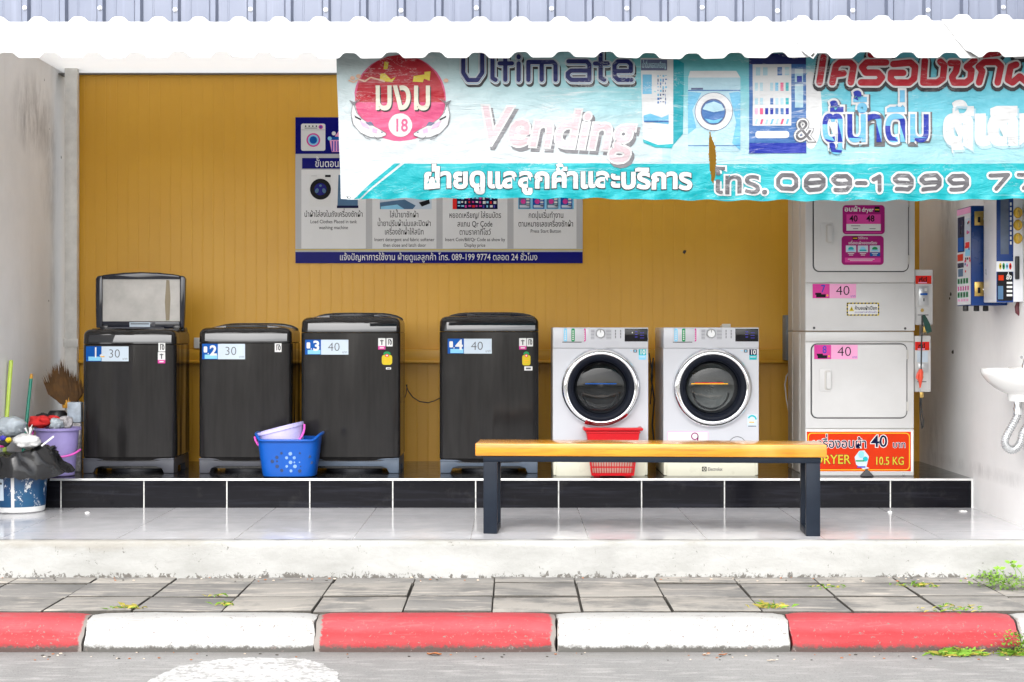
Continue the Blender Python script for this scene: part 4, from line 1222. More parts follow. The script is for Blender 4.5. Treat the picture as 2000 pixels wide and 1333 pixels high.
# ================================================================== instruction poster on the back wall
mat('poster_grey', (.46, .46, .47), .28, var=.06, vs=2)
mat('poster_panel', (.70, .70, .70), .28, var=.05, vs=2)
mat('poster_navy', (.004, .005, .15), .22, var=.15, vs=2)
mat('panel_blue', (.08, .16, .27), .35, var=.2)
def poster():
    Zp = Y_W - .004
    b = MB().box(X_(577, Zp), X_(1138, Zp), Zp - .003, Zp + .003, z_(514.5, Zp), z_(229.5, Zp), 'poster_grey')
    A = Art(Zp - .003, .0008, .0005)
    A.rect(577, 229.5, 1138, 301, 'poster_navy', 0)
    A.rect(577, 302.2, 1138, 303.4, 'poster_grey', 0)
    # little washing machine drawing and basket in the header
    A.rrect(588, 242, 635.5, 295, 4, 'ink_white', 1).rect(589, 253.5, 635, 254.8, 'poster_grey', 2)
    for i in range(4): A.ell(597 + i * 7, 247, 1.6, 1.6, 'ink_black', 2, 10)
    A.rect(595, 250, 620, 251.4, 'ink_grey', 2).ell(626.5, 248.5, 4.3, 4.3, 'ink_rose', 2, 16).ell(626.5, 248.5, 2.4, 2.4, 'ink_violet', 3, 12)
    A.ell(612, 274, 13.5, 13.5, 'ink_rose', 2).ell(612, 274, 10.5, 10.5, 'ink_sky', 3).ell(612, 274, 7.4, 7.4, 'ink_blue', 4)
    A.poly([(643, 272), (676, 272), (672, 297), (648, 297)], 'ink_pink', 1).rect(641, 268, 678, 274, 'ink_blue', 2)
    for i in range(5): A.rect(648 + i * 5.4, 276, 650.5 + i * 5.4, 296, 'ink_violet', 2)
    A.ell(652, 261, 4, 4, 'ink_white', 1, 12).ell(644, 271, 4, 4, 'ink_sky', 3, 12).poly([(654, 267), (662, 256), (668, 268)], 'ink_pink', 1)
    A.rect(590, 309, 1126, 330, 'poster_navy', 0).text('ขั้นตอนการใช้งานเครื่องซักผ้า', 615, 800, 326.5, 19.5, 'ink_white', 1, .008)
    cols = ((588.5, 714.5), (727, 852.5), (864.5, 991), (1003, 1126))
    for a, c in cols: A.rect(a, 332, c, 486, 'poster_panel', 0)
    # pictures: front loader, top loader
    A.rrect(604, 341, 646, 404, 2, 'ink_white', 1).ell(626, 370, 20.5, 20.5, 'ink_black', 2, 36).ell(626, 370, 12, 12, 'poster_navy', 3, 24)
    A.ell(619, 373, 3.5, 5, 'panel_blue', 4, 10, 20).ell(633, 373, 3.5, 5, 'panel_blue', 4, 10, -20).ell(626, 363, 2.4, 2.4, 'panel_blue', 4, 10).rect(635, 342, 646, 346.5, 'ink_black', 2).rect(608, 343.5, 619, 344.6, 'poster_grey', 2)
    A.poly([(661, 342), (699, 342), (699, 404), (659, 404)], 'panel_blue', 1).rect(658, 402, 700, 407, 'ink_navy', 2)
    A.rect(742, 345, 843, 409, 'sticker_white', 1).poly([(742, 396), (790, 390), (812, 402), (806, 409), (742, 409)], 'panel_blue', 2).poly([(818, 396), (838, 390), (840, 398), (824, 404)], 'ink_black', 2).poly([(744, 404), (776, 400), (790, 409), (744, 409)], 'ink_sky', 3)
    A.rect(884, 345, 972, 409, 'ink_navy', 1).rect(884, 345, 892, 409, 'ink_red', 2)
    rnd = random.Random(5)
    for i in range(11):
        for j in range(8):
            m = rnd.choice(['ink_red', 'ink_sky', 'ink_rose', 'ink_white', 'ink_violet'])
            A.rect(894 + i * 7, 346 + j * 7.9, 894 + i * 7 + rnd.uniform(2.5, 5.6), 346 + j * 7.9 + rnd.uniform(2, 5.4), m, 2)
    A.rect(1012, 345, 1121, 409, 'ink_sky', 1)
    for i in range(4):
        A.rect(1013 + i * 27.3, 346, 1036 + i * 27.3, 408, 'ink_blue' if i % 2 else 'panel_blue', 2)
        A.ell(1022 + i * 27.3, 394, 5, 5, 'ink_rose', 3, 12)
        for j in range(3): A.rect(1028 + i * 27.3, 388 + j * 6, 1034 + i * 27.3, 391.5 + j * 6, 'ink_white', 3)
        A.rect(1015 + i * 27.3, 401, 1034 + i * 27.3, 406, 'sticker_white', 3)
    M = 'ink_black'
    def lines(cx, ls):
        for t, y, sz, x0, x1 in ls: A.text(t, x0, x1, y, sz, M, 1, .006)
    lines(0, [('นำผ้าใส่ลงในถังเครื่องซักผ้า', 424, 15.5, 594, 709), ('Load Clothes Placed in tank', 436.5, 9.5, 606, 697), ('washing machine', 448, 9.5, 623, 680),
              ('ใส่น้ำยาซักผ้า', 425, 15.5, 761, 818), ('น้ำยาปรับผ้านุ่มและปิดฝา', 442, 15.5, 737, 842), ('เครื่องซักผ้าให้สนิท', 458.5, 15.5, 751, 828), ('Insert detergent and fabric softener', 471.5, 9.5, 731, 848.5), ('then close and latch door', 482.5, 9.5, 748, 832),
              ('หยอดเหรียญ/ ใส่ธนบัตร', 426, 15.5, 877, 979), ('สแกน Qr Code', 443, 15.5, 893, 962), ('ตามราคาที่โชว์', 459, 15.5, 897, 959), ('Insert Coin/Bill/Qr Code as show by', 471.5, 9.5, 869, 986.5), ('Display price', 482.5, 9.5, 907, 948),
              ('กดปุ่มเริ่มทำงาน', 426, 15.5, 1032, 1101), ('ตามหมายเลขเครื่องซักผ้า', 443, 15.5, 1012, 1120), ('Press Start Button', 455, 9.5, 1036, 1096)])
    A.rect(577, 487.5, 1138, 489.3, 'ink_yellow', 0).rect(577, 492.5, 1138, 514.5, 'poster_navy', 0)
    A.text('แจ้งปัญหาการใช้งาน ฝ่ายดูแลลูกค้า โทร. 089-199 9774 ตลอด 24 ชั่วโมง', 663, 1050, 508.5, 17.5, 'ink_white', 1, .008)
    T = Thing('wall_poster', 'navy and grey washing instructions poster in four columns on the ochre wall', 'poster', W(857, 514, Zp))
    T.part('poster_board', b); T.part('print', A.mb())
poster()

# ================================================================== the vinyl banner under the awning
Z_B = 8.14
def vinyl(name, col, fade=.18, faded=(0.437, 0.448, 0.453), gradient=False, thr=.60):
    g = G(name); x = g.xyz()
    if gradient:       # printed background: greenish top right, aqua right, pale left, nearly white low down
        n = g.noise(1.2, 4, .6)
        u = g.rng(g.math('ADD', x[0], g.math('MULTIPLY', g.math('SUBTRACT', n, .5), .25)), .3, 1.7)
        c = g.ramp(u, 0, 1, (.33, .40, .41), (.10, .32, .36))
        c = g.mix(g.math('MULTIPLY', g.rng(x[2], .52, .68), .55), c, (.20, .34, .34))
        gr = g.math('MULTIPLY', g.rng(g.math('ABSOLUTE', g.math('SUBTRACT', x[0], 1.82)), .34, .50, 1, 0), g.rng(x[2], .46, .64))
        c = g.mix(g.math('MULTIPLY', gr, .95), c, (.008, .15, .105))
        low = g.math('MULTIPLY', g.rng(g.math('ADD', x[2], g.math('MULTIPLY', g.math('SUBTRACT', n, .5), .2)), .16, .42, .95, 0), g.rng(x[0], 1.1, 2.5, 1, .35))
        c = g.mix(low, c, (.355, .385, .40))
        rr_ = g.math('MULTIPLY', g.rng(x[0], 2.2, 2.6), g.rng(x[2], .06, .3))
        c = g.mix(g.math('MULTIPLY', rr_, .85), c, (.07, .31, .39))
    else: c = g.mix(0, col, col)
    st = g.noise(9, 6, .75, (.35, 1, 4.5), rot=(0, .05, 0), dist=.6)
    fl = g.noise(38, 5, .8, (.5, 1, 2.6))
    area = g.noise(1.4, 3, .6)
    m = g.math('MULTIPLY', g.rng(g.math('ADD', st, g.math('MULTIPLY', g.math('SUBTRACT', area, .5), .5)), thr, thr + .10), min(1, fade * 4))
    c = g.mix(m, c, faded)
    c = g.mix(g.math('MULTIPLY', g.rng(fl, .66, .70), min(1, fade * 4.5)), c, faded)
    cr = g.noise(2.6, 6, .7, (.5, 1, 2.2), dist=.8)
    ckm = g.math('MULTIPLY', g.rng(g.math('ABSOLUTE', g.math('SUBTRACT', cr, .5)), .0, .006, 1, 0), g.rng(area, .44, .60))
    c = g.mix(g.math('MULTIPLY', ckm, .7), c, (0.404, 0.415, 0.42))
    w1 = g.noise(5, 5, .6, (.7, 1, 2.2), rot=(0, .25, 0), dist=.9); w2 = g.noise(3.0, 3, .6, (2.2, 1, 1), rot=(0, .6, 0))
    w3 = g.noise(22, 4, .65, (.35, 1, 2.4), rot=(0, .06, 0), dist=1.)
    nm = g.bump(w3, .14, .012, g.bump(w1, .32, .04, g.bump(w2, .35, .06)))
    return reg(name, g.done(c, .40, nm, Specular_IOR_Level=.25))
vinyl('vin_bg', None, .16, gradient=True)
for nm, col, fd in (('vin_white', (0.40, 0.405, 0.41), .0), ('vin_teal', (0.003, 0.235, 0.265), .10), ('vin_teal_dark', (0.00312, 0.187, 0.225), .12), ('vin_navy', (0.0025, 0.006, 0.070), .02),
                    ('vin_cyanline', (0.0273, 0.191, 0.339), .12), ('vin_shadow', (0.012, 0.013, 0.016), .05), ('vin_red', (0.26, 0.003, 0.012), .04), ('vin_rose', (0.393, 0.0546, 0.131), .13), ('vin_pinkish', (.38, .30, .32), .15),
                    ('vin_grey', (0.075, 0.073, 0.08), .14), ('vin_greyshade', (0.115, 0.115, 0.125), .12), ('vin_yellow', (0.437, 0.339, 0.0273), .06), ('vin_cream', (0.426, 0.415, 0.339), .14), ('vin_sky', (0.0874, 0.273, 0.404), .12), ('vin_blue', (0.005, 0.016, 0.20), .05),
                    ('vin_midblue', (0.0273, 0.0874, 0.229), .13), ('vin_ice', (0.24, 0.36, 0.415), .14), ('vin_green', (0.00936, 0.15, 0.125), .10), ('vin_palepink', (0.415, 0.262, 0.36), .15), ('vin_peach', (0.426, 0.262, 0.186), .2), ('vin_line', (0.0624, 0.0749, 0.137), .12)):
    vinyl(nm, col, fd, faded=(0.437, 0.448, 0.453))
def banner():
    def fn(px, py):           # how far the cloth stands off its plane
        h = (py - 90) / 300.
        a = .010 * math.sin(px * .0125 + .6) * h + .006 * math.sin(px * .031 + py * .012) * h
        a += .007 * mnoise.noise(Vector((px * .012, py * .022, 1))) + .004 * mnoise.noise(Vector((px * .035 + py * .02, py * .05, 9)))
        edge = max(0., (py - 377) / 13.)
        a += edge * (.010 * math.sin(px * .105) + .008 * mnoise.noise(Vector((px * .05, 2, 4))))
        if px < 720: a += .012 * (720 - px) / 60. * (1 - h) * .5 + .006 * math.sin(py * .05) * (720 - px) / 60.
        return a
    class BA(Art):
        def pos(s, px, py, d):
            q = py
            # bottom hem sags and scallops between its eyelets, left edge leans
            t = max(0., (py - 300) / 90.)
            sag = (-2.5 * math.sin((px - 665) / 620. * math.pi) + 1.3 * math.sin(px * .085) + 2.0 * mnoise.noise(Vector((px * .02, 0, 0)))) * t
            lean = 9. * (py - 108) / 282. * max(0., 1 - (px - 657) / 90.) if px < 747 else 0
            P = W(px + lean, q + sag, s.Z); P.y = s.Z - d - fn(px, py); return P
    A = BA(Z_B, 0, .0011)
    x0, x1, yt, yb = 657, 2440, 92, 390
    for i in range(30):
        a, b = x0 + (x1 - x0) * i / 30, x0 + (x1 - x0) * (i + 1) / 30
        for c, d in ((yt, 200), (200, 320)): A.rect(a, c, b, d, 'vin_bg', 0)
    A.poly([(657, 320), (790, 320), (700, 390), (657, 390)], 'vin_bg', 0)
    # teal strip with slanted start
    A.poly([(790, 320), (1400, 320), (1400, 390), (700, 390)], 'vin_teal', 0).poly([(1400, 320), (2440, 320), (2440, 390), (1400, 390)], 'vin_teal', 0)
    A.poly([(752, 320), (778, 320), (683, 390), (664, 390)] if 0 else [(770, 320), (782, 320), (698, 388), (686, 389)], 'vin_teal', 1)
    # shop emblem: red disc, lettering, two koi
    A.poly([(781 + (90 + 1.5 * mnoise.noise(Vector((i * .9, 1, 1)))) * math.cos(i * math.pi / 24), 192 + (84 + 2 * mnoise.noise(Vector((i * .9, 4, 1)))) * math.sin(i * math.pi / 24)) for i in range(48)], 'vin_rose', 1)
    A.poly([(781 + (88 + 2 * mnoise.noise(Vector((i * .9, 7, 1)))) * math.cos(math.pi + i * math.pi / 30), 200 + (92) * math.sin(math.pi + i * math.pi / 30) * (1 if 0 < i < 30 else .3)) for i in range(31)], 'vin_red', 2)
    for dx, dy, m, L in ((2.2, 2.6, 'vin_shadow', 3), (0, 0, 'vin_cream', 4)):
        A.text('มงม', 729, 844, 214, 82, m, L, .018, dx=dx, dy=dy)
    for pts in ([(742, 159), (743, 145), (752, 144), (764, 156), (773, 151), (766, 161)], [(749, 136), (751, 121), (759, 122), (757, 135)], [(806, 160), (808, 149), (829, 146), (829, 141), (841, 140), (839, 158), (828, 154), (826, 161)]):
        A.poly(pts, 'vin_yellow', 4)
    A.ell(782, 245, 23, 23, 'vin_white', 3)
    A.text('18', 769, 797, 257, 35, 'vin_rose', 4, .02)
    for sx in (1, -1):       # two koi curling round the foot of the disc
        def k(x, y): return (781 + sx * (x - 781), y)
        sp = [(688, 206), (689, 222), (696, 238), (709, 250), (726, 258), (742, 262), (754, 263)]; wd = [1.5, 6, 10.5, 12.5, 11.5, 8, 2]
        up, dn = [], []
        for i, (x, y) in enumerate(sp):
            p, q = sp[max(0, i - 1)], sp[min(len(sp) - 1, i + 1)]; l = math.dist(p, q); nx, ny = (q[1] - p[1]) / l, -(q[0] - p[0]) / l
            up.append(k(x + nx * wd[i], y + ny * wd[i])); dn.append(k(x - nx * wd[i], y - ny * wd[i]))
        out = up + dn[::-1]
        A.poly(out, 'vin_white', 5); A.line(out + [out[0]], 1.0, 'vin_greyshade', 6)
        A.poly([k(688, 208), k(680, 196), k(690, 200), k(698, 194)], 'vin_greyshade', 5)
        A.poly([k(700, 236), k(716, 244), k(722, 254), k(706, 248)], 'vin_palepink', 6).poly([k(727, 250), k(737, 254), k(735, 262), k(726, 259)], 'vin_palepink', 6)
        A.poly([k(712, 240), k(724, 238), k(730, 246), k(720, 246)], 'vin_line', 6).poly([k(690, 226), k(704, 233), k(703, 236), k(691, 230)], 'vin_shadow', 6).ell(*k(746, 259), 1.6, 1.3, 'vin_line', 6, 10)
        A.line([k(706, 262), k(712, 270), k(722, 273)], 1.1, 'vin_greyshade', 6).line([k(730, 266), k(736, 273), k(744, 275)], 1.1, 'vin_greyshade', 6)
        A.ring(*k(722, 228), 38, 39, 'vin_greyshade', 5, 20, 150 if sx > 0 else -60, 240 if sx > 0 else 30)
    A.line([(680, 158), (690, 162), (700, 156), (712, 160), (724, 152), (738, 156), (752, 160)], 3, 'vin_peach', 5).ell(688, 154, 5, 4, 'vin_peach', 5, 12).ell(700, 150, 5, 4, 'vin_peach', 6, 12).ell(871, 158, 5, 4, 'vin_peach', 5, 12)
    # headline words
    def stack(txt, a, b, yb_, sz, layers, **kw):
        for bold, m, L, dx, dy in layers: A.text(txt, a, b, yb_, sz, m, L, bold, dx=dx, dy=dy, **kw)
    ULT = [[(905, 80), (905, 143), (914, 157), (932, 157), (942, 143), (942, 80)], [(962, 80), (962, 153), (968, 157)], [(987, 88), (987, 157)], [(976, 125), (1000, 125)], [(1013, 125), (1013, 157)], [(1013, 111), (1013, 113)],
           [(1032, 157), (1032, 122), (1080, 122), (1085, 127), (1085, 157)], [(1058, 122), (1058, 157)], [(1110, 121), (1146, 121), (1151, 127), (1151, 157), (1115, 157), (1109, 151), (1109, 144), (1115, 139), (1151, 139)],
           [(1173, 88), (1173, 153), (1180, 157)], [(1162, 125), (1187, 125)], [(1200, 140), (1232, 140), (1232, 127), (1226, 121), (1206, 121), (1200, 128), (1200, 150), (1207, 157), (1233, 157)]]
    for wd, m, L, dx, dy in ((15.5, 'vin_shadow', 2, 3, 6), (15.5, 'vin_white', 3, .5, 1), (12, 'vin_cyanline', 4, .5, .7), (10.6, 'vin_white', 5, .3, .4), (8.6, 'vin_navy', 6, 0, 0)): A.stroke(ULT, wd, m, L, dx, dy)
    stack('Vending', 930, 1232, 280, 104, [(.05, 'vin_greyshade', 2, 5, 7), (.05, 'vin_white', 3, 0, 0), (.014, 'vin_pinkish', 4, 0, 0)], shear=.2, tilt=.045)
    # water vending cabinet
    A.poly([(1251, 114), (1317, 114), (1317, 283), (1285, 287), (1256, 274)], 'vin_white', 1).poly([(1315, 112), (1336, 124), (1334, 262), (1315, 284)], 'vin_teal_dark', 2)
    A.poly([(1256, 272), (1285, 283), (1316, 281), (1312, 290), (1280, 288), (1257, 279)], 'vin_teal', 3).rect(1252, 117, 1303, 138, 'vin_line', 2)
    A.text('น้ำดื่มหยอดเหรียญ', 1254, 1301, 133, 16, 'vin_ice', 3, .02)
    A.rect(1255, 146, 1273, 184, 'vin_sky', 2)
    rnd = random.Random(11)
    for i in range(4):
        for j in range(8): A.rect(1284 + i * 5, 147 + j * 7.3, 1284 + i * 5 + rnd.uniform(1, 4.4), 147 + j * 7.3 + rnd.uniform(1.5, 6.5), rnd.choice(['vin_line', 'vin_sky', 'vin_midblue']), 2)
    A.poly([(1257, 226), (1270, 222), (1292, 230), (1306, 224), (1306, 243), (1280, 240), (1257, 236)], 'vin_sky', 2).rect(1258, 236, 1306, 239, 'vin_midblue', 3)
    A.rect(1294, 290, 1310, 318, 'vin_ice', 1)
    # washing machine picture
    A.poly([(1348, 139), (1438, 139), (1446, 152), (1446, 296), (1344, 296), (1344, 152)], 'vin_ice', 1).poly([(1348, 139), (1438, 139), (1446, 152), (1344, 152)], 'vin_white', 2).rect(1344, 176, 1446, 178, 'vin_midblue', 2)
    A.rect(1350, 172, 1373, 175.5, 'vin_line', 2)
    A.poly([(1424, 182), (1446, 179), (1446, 294), (1430, 280), (1438, 240)], 'vin_sky', 2).poly([(1344, 179), (1370, 182), (1352, 215), (1360, 250), (1344, 262)], 'vin_sky', 2)
    A.rect(1344, 284, 1446, 285.2, 'vin_midblue', 3).ell(1394, 218.5, 37, 37.5, 'vin_line', 3, 44).ell(1394, 218.5, 36, 36.5, 'vin_white', 4, 44).ell(1393, 219, 24.5, 25.5, 'vin_line', 5, 36).ell(1393, 219.5, 22.5, 23, 'vin_midblue', 6, 36)
    A.poly([(1372, 214), (1378, 204), (1394, 199), (1409, 205), (1415, 216), (1394, 220)], 'vin_ice', 7).poly([(1376, 232), (1394, 236), (1411, 231), (1402, 241), (1386, 241)], 'vin_sky', 7)
    # snack cabinet picture
    A.ell(1583, 216, 22, 76, 'vin_white', 1)
    A.rect(1463, 114, 1574, 300, 'vin_midblue', 2).rect(1463, 105, 1574, 126, 'vin_navy', 3).rect(1470, 126, 1545, 246, 'vin_white', 3).rect(1552, 135, 1568, 161, 'vin_ice', 3).rect(1556, 149, 1566, 161, 'vin_blue', 4).rect(1552, 165, 1568, 211, 'vin_ice', 3)
    A.rrect(1475, 256.5, 1541, 270.5, 6, 'vin_white', 3).rect(1463, 280, 1574, 300, 'vin_blue', 3.5)
    for r_, (yy, hh) in enumerate(((132, 16), (162, 16), (192, 13), (212, 12), (233, 10))):
        for i in range(7):
            if r_ == 0 and i > 4: continue
            m = ['vin_ice', 'vin_ice', 'vin_white', 'vin_ice', 'vin_sky', 'vin_rose', 'vin_teal'][i] if r_ == 1 else (['vin_palepink', 'vin_rose', 'vin_blue', 'vin_blue', 'vin_midblue', 'vin_midblue', 'vin_blue'][i] if r_ == 3 else ['vin_ice', 'vin_rose', 'vin_ice', 'vin_sky', 'vin_ice', 'vin_rose', 'vin_sky'][i] if r_ == 4 else ['vin_ice', 'vin_ice', 'vin_white', 'vin_midblue', 'vin_ice', 'vin_ice', 'vin_teal'][i])
            xx = 1474 + i * 10 if r_ else 1476 + i * 14
            if r_ == 4: A.poly([(xx, yy + hh), (xx + 3, yy), (xx + 7, yy), (xx + 4, yy + hh)], m, 4)
            else: A.rect(xx, yy, xx + (6 if r_ else 9), yy + hh, m, 4)
    # Thai headline right
    RED = [[(1608, 112), (1600, 162)], [(1625, 162), (1632, 130), (1640, 123), (1660, 123), (1667, 130), (1661, 162)], [(1631, 146), (1647, 144)], [(1730, 123), (1692, 123), (1683, 132), (1690, 143), (1714, 143), (1722, 152), (1714, 162), (1681, 162)],
           [(1740, 143), (1764, 143)], [(1744, 126), (1778, 123), (1787, 131), (1785, 154), (1776, 162), (1747, 162), (1739, 155), (1740, 143)], [(1806, 119), (1803, 162), (1830, 162), (1841, 154), (1844, 128), (1836, 121)],
           [(1856, 124), (1870, 124), (1867, 140), (1859, 151), (1863, 162), (1886, 162), (1895, 155), (1897, 138), (1888, 131), (1903, 119)], [(1912, 162), (1918, 140), (1911, 131), (1922, 122), (1946, 122), (1954, 130), (1948, 162)],
           [(1984, 127), (1973, 131), (1968, 157), (1977, 162), (1991, 150), (2005, 162), (2017, 157), (2023, 118)], [(2042, 124), (2060, 124), (2067, 131), (2062, 162)], [(1700, 108), (1735, 108), (1735, 96)], [(1920, 108), (1950, 104)], [(1985, 106), (2020, 104)]]
    for wd, m, L, dx, dy in ((27, 'vin_shadow', 3, 0, 4), (20, 'vin_white', 4, 0, 0), (13, 'vin_red', 5, 0, 0)): A.stroke(RED, wd, m, L, dx, dy)
    A.text('&', 1551, 1586, 275, 60, 'vin_grey', 4, .065).text('&', 1551, 1586, 275, 60, 'vin_white', 5, .045).text('&', 1551, 1586, 275, 60, 'vin_grey', 6, -.004)
    stack('ตู้น้ำดื่ม', 1602, 1818, 276, 92, [(.095, 'vin_grey', 3, 1.5, 2), (.07, 'vin_white', 4, 0, 0)])
    A.text('ตู้น้ำดื่ม', 1602, 1818, 276, 92, 'vin_blue', 6, .022, ink=lambda p: 'vin_blue' if (math.floor((p[0][0] * .8 + p[0][1]) / 34) % 2 == 0) else 'vin_sky')
    stack('ตู้เติมเงิน', 1842, 2180, 279, 92, [(.075, 'vin_ice', 3, 3, 5), (.07, 'vin_white', 4, 0, 0)])
    # bottom strip lettering
    stack('ฝ่ายดูแลลูกค้าและบริการ', 826, 1352, 368, 54, [(.062, 'vin_shadow', 3, 0, .6), (.040, 'vin_white', 4, 0, 0)])
    stack('โทร.', 1392, 1500, 376, 60, [(.07, 'vin_white', 3, 0, 0), (.018, 'vin_grey', 5, 0, 0)])
    def digit(ch, x0, x1, y0=343., y1=369.):
        ym = (y0 + y1) / 2; xm = (x0 + x1) / 2; k = 7
        ring = [(x0 + k, y0), (x1 - k, y0), (x1, y0 + k), (x1, y1 - k), (x1 - k, y1), (x0 + k, y1), (x0, y1 - k), (x0, y0 + k), (x0 + k, y0)]
        return {'0': [ring], '8': [ring, [(x0 + 3, ym), (x1 - 3, ym)]], '-': [[(x0, ym + 2), (x1, ym + 2)]], '1': [[(xm - 9, y0 + 7), (xm + 3, y0), (xm + 3, y1)]], '7': [[(x0, y0), (x1, y0), (xm - 6, y1)]],
                '9': [[(x1, ym + 1), (x0 + k, ym + 1), (x0, ym - 5), (x0, y0 + 6), (x0 + k, y0), (x1 - k, y0), (x1, y0 + k), (x1, y1 - k), (x1 - k, y1), (x0 + 4, y1)]], '4': [[(x1 - 6, y1), (x1 - 6, y0), (x0, ym + 5), (x1 + 3, ym + 5)]]}[ch]
    NUM = []
    for ch, x0, x1 in (('0', 1519, 1554), ('8', 1573, 1608), ('9', 1627, 1660), ('-', 1673, 1690), ('1', 1706, 1722), ('9', 1747, 1781), ('9', 1800, 1836), ('9', 1855, 1889), ('7', 1934, 1968), ('7', 1988, 2022), ('4', 2042, 2076)): NUM += digit(ch, x0, x1)
    A.stroke(NUM, 16, 'vin_white', 2); A.stroke(NUM, 8, 'vin_grey', 3.5)
    A.ell(673, 385, 3.2, 3.2, 'vin_shadow', 1, 14).ell(673, 385, 1.4, 1.4, 'vin_greyshade', 2, 10)
    # the tear
    tear = [(1386, 255), (1391, 268), (1398, 290), (1399, 318), (1397, 345), (1392, 362), (1388, 342), (1385, 312), (1384, 282)]
    def inside(x, y):
        if y < 93: return True
        if not (1383 < x < 1400): return False
        c = False; n = len(tear)
        for i in range(n):
            (a, b), (d, e) = tear[i], tear[i - 1]
            if (b > y) != (e > y) and x < (d - a) * (y - b) / (e - b) + a: c = not c
        return c
    def ml(a, b, c):
        mx_ = (a[0] + b[0] + c[0]) / 3; my_ = (a[1] + b[1] + c[1]) / 3
        sz = max(abs(a[0] - mx_), abs(b[0] - mx_), abs(c[0] - mx_), 3)
        return 4.5 if (abs(mx_ - 1392) < 18 + sz and 235 - sz < my_ < 375 + sz) else 11.
    me = A.mb(ml, inside)
    T = Thing('banner', 'torn and faded aqua vinyl banner with a red round emblem hung below the awning', 'banner', W(657, 320, Z_B))
    T.part('printed_cloth', me, smooth=60)
    for px, py in ((673, 385),):
        e = MB().lathe([(.0035, -.002), (.006, -.003), (.009, -.002), (.0095, .001)], W(px + 9, py - 1, Z_B - .016), 'steel_plate', 16, 'y')
        T.part('eyelet', e)
    for px, ptx in ((668, 655), (1010, 1006), (1330, 1334), (1700, 1694), (2100, 2104)):
        q = MB().tube([W(px, 96, Z_B - .004), W((px + ptx) / 2, 84, Z_B), W(ptx, 76, Z_B + .01)], .003, 'cord_white', 6)
        T.part('tie_cord', q)
banner()
# torn flap edges and the two cords that hold the banner
# ================================================================== bench
def m_wood():
    g = G('bench_wood')
    n = g.noise(3, 6, .7, (.25, 3, 5), dist=1.2); k = g.noise(1.2, 4, .6); f = g.noise(40, 4, .7, (.08, 1, 1.6))
    c = g.mix(g.rng(n, .35, .68), (.54, .24, .018), (.40, .145, .009))
    c = g.mix(g.math('MULTIPLY', g.rng(f, .50, .66), .6), c, (.24, .085, .010))
    c = g.mix(g.math('MULTIPLY', g.rng(k, .58, .72), .35), c, (.70, .44, .12))
    return reg('bench_wood', g.done(c, .20, g.bump(f, .06, .001), Coat_Weight=.3))
def m_benchsteel():
    g = G('bench_steel')
    n = g.noise(5, 5, .7); ch = g.noise(19, 6, .8, (1, 1, .6))
    c = g.mix(g.rng(n, .3, .7), (.008, .011, .018), (.012, .017, .026))
    c = g.mix(g.rng(ch, .68, .72), c, (.12, .16, .21))
    return reg('bench_steel', g.done(c, .42, g.bump(ch, .2, .001), Specular_IOR_Level=.12))
m_wood(); m_benchsteel()
def bench():
    yl = 8.41; L = X_(1615, 8.32) - X_(928, 8.43); ang = -3.6
    base = Vector((X_(928, 8.43), 8.43, FLOOR + .003))
    T = Thing('bench', 'long bench with a thick yellow wooden seat on a dark steel frame', 'bench', base)
    T.o.rotation_euler.z = R(ang)
    def fin(b): 
        for i in range(len(b.v)): b.v[i] = b.v[i] + base
        return b
    dz = .472; L = (L) / math.cos(R(ang)); dp = .30
    s = MB().box(0, L, 0, dp, dz - .066, dz, 'bench_wood', .006, 3)
    T.part('seat', fin(s))
    fr = MB()
    zt = dz - .0665
    for y in (.012, dp - .052): fr.box(.042, L - .03, y, y + .04, zt - .030, zt, 'bench_steel', .002)
    T.part('frame', fin(fr))
    for x in (.042, L - .105):
        lg = MB()
        for y in (.012, dp - .052): lg.box(x, x + .072, y, y + .04, 0, zt - .0305, 'bench_steel', .002)
        lg.box(x, x + .072, .0525, dp - .0525, .0, .035, 'bench_steel', .002).box(x, x + .072, .0525, dp - .0525, zt - .030, zt - .001, 'bench_steel', .002)
        T.part('leg', fin(lg))
bench()

# ================================================================== baskets and buckets
mat('plastic_blue', (.004, .075, .36), .32, var=.08, Specular_IOR_Level=.3)
mat('plastic_red', (.50, .006, .012), .36, var=.08, Specular_IOR_Level=.25)
mat('plastic_lilac', (.50, .46, .78), .28, var=.05)
mat('plastic_lilac_old', (.32, .27, .56), .35, var=.2, vs=5)
mat('plastic_pink', (.70, .10, .48), .32)
mat('bag_grey', (.40, .45, .49), .30, var=.25, vs=6, bump=.35, bs=22, bd=.008)
mat('bag_white', (.68, .68, .67), .32, var=.18, vs=9, bump=.3, bs=26, bd=.008)
mat('bag_black', (.012, .012, .013), .24, var=.3, vs=6, bump=.4, bs=16, bd=.01)
mat('cloth_red', (.60, .018, .018), .8, var=.2, bump=.4, bs=20, bd=.01)
mat('cloth_black', (.014, .014, .016), .85, var=.3)
mat('cloth_check', (.45, .43, .44), .8, var=.6, vs=60)
mat('broom_fibre', (.13, .062, .018), .8, var=.45, vs=20)
mat('stick_lime', (.50, .66, .10), .35)
mat('stick_green', (.012, .22, .15), .35)
mat('stick_orange', (.62, .30, .03), .4)
mat('pail_black', (.012, .012, .013), .4)
mat('paint_pail_white', (.72, .72, .71), .35, var=.08)
mat('box_print', (.45, .52, .60), .4, var=.5, vs=12)

def basket(name, label, mesh_m, c, rx0, ry0, rx1, ry1, h, kind, rim=.012):
    T = Thing(name, label, 'basket', c)
    c = Vector(c)
    def sup(rx, ry, z, n=56, e=.42):
        pts = []
        for i in range(n):
            a = 2 * math.pi * i / n; ca, sa = math.cos(a), math.sin(a)
            pts.append(c + Vector((rx * math.copysign(abs(ca) ** e, ca), ry * math.copysign(abs(sa) ** e, sa), z)))
        return pts
    return T, sup
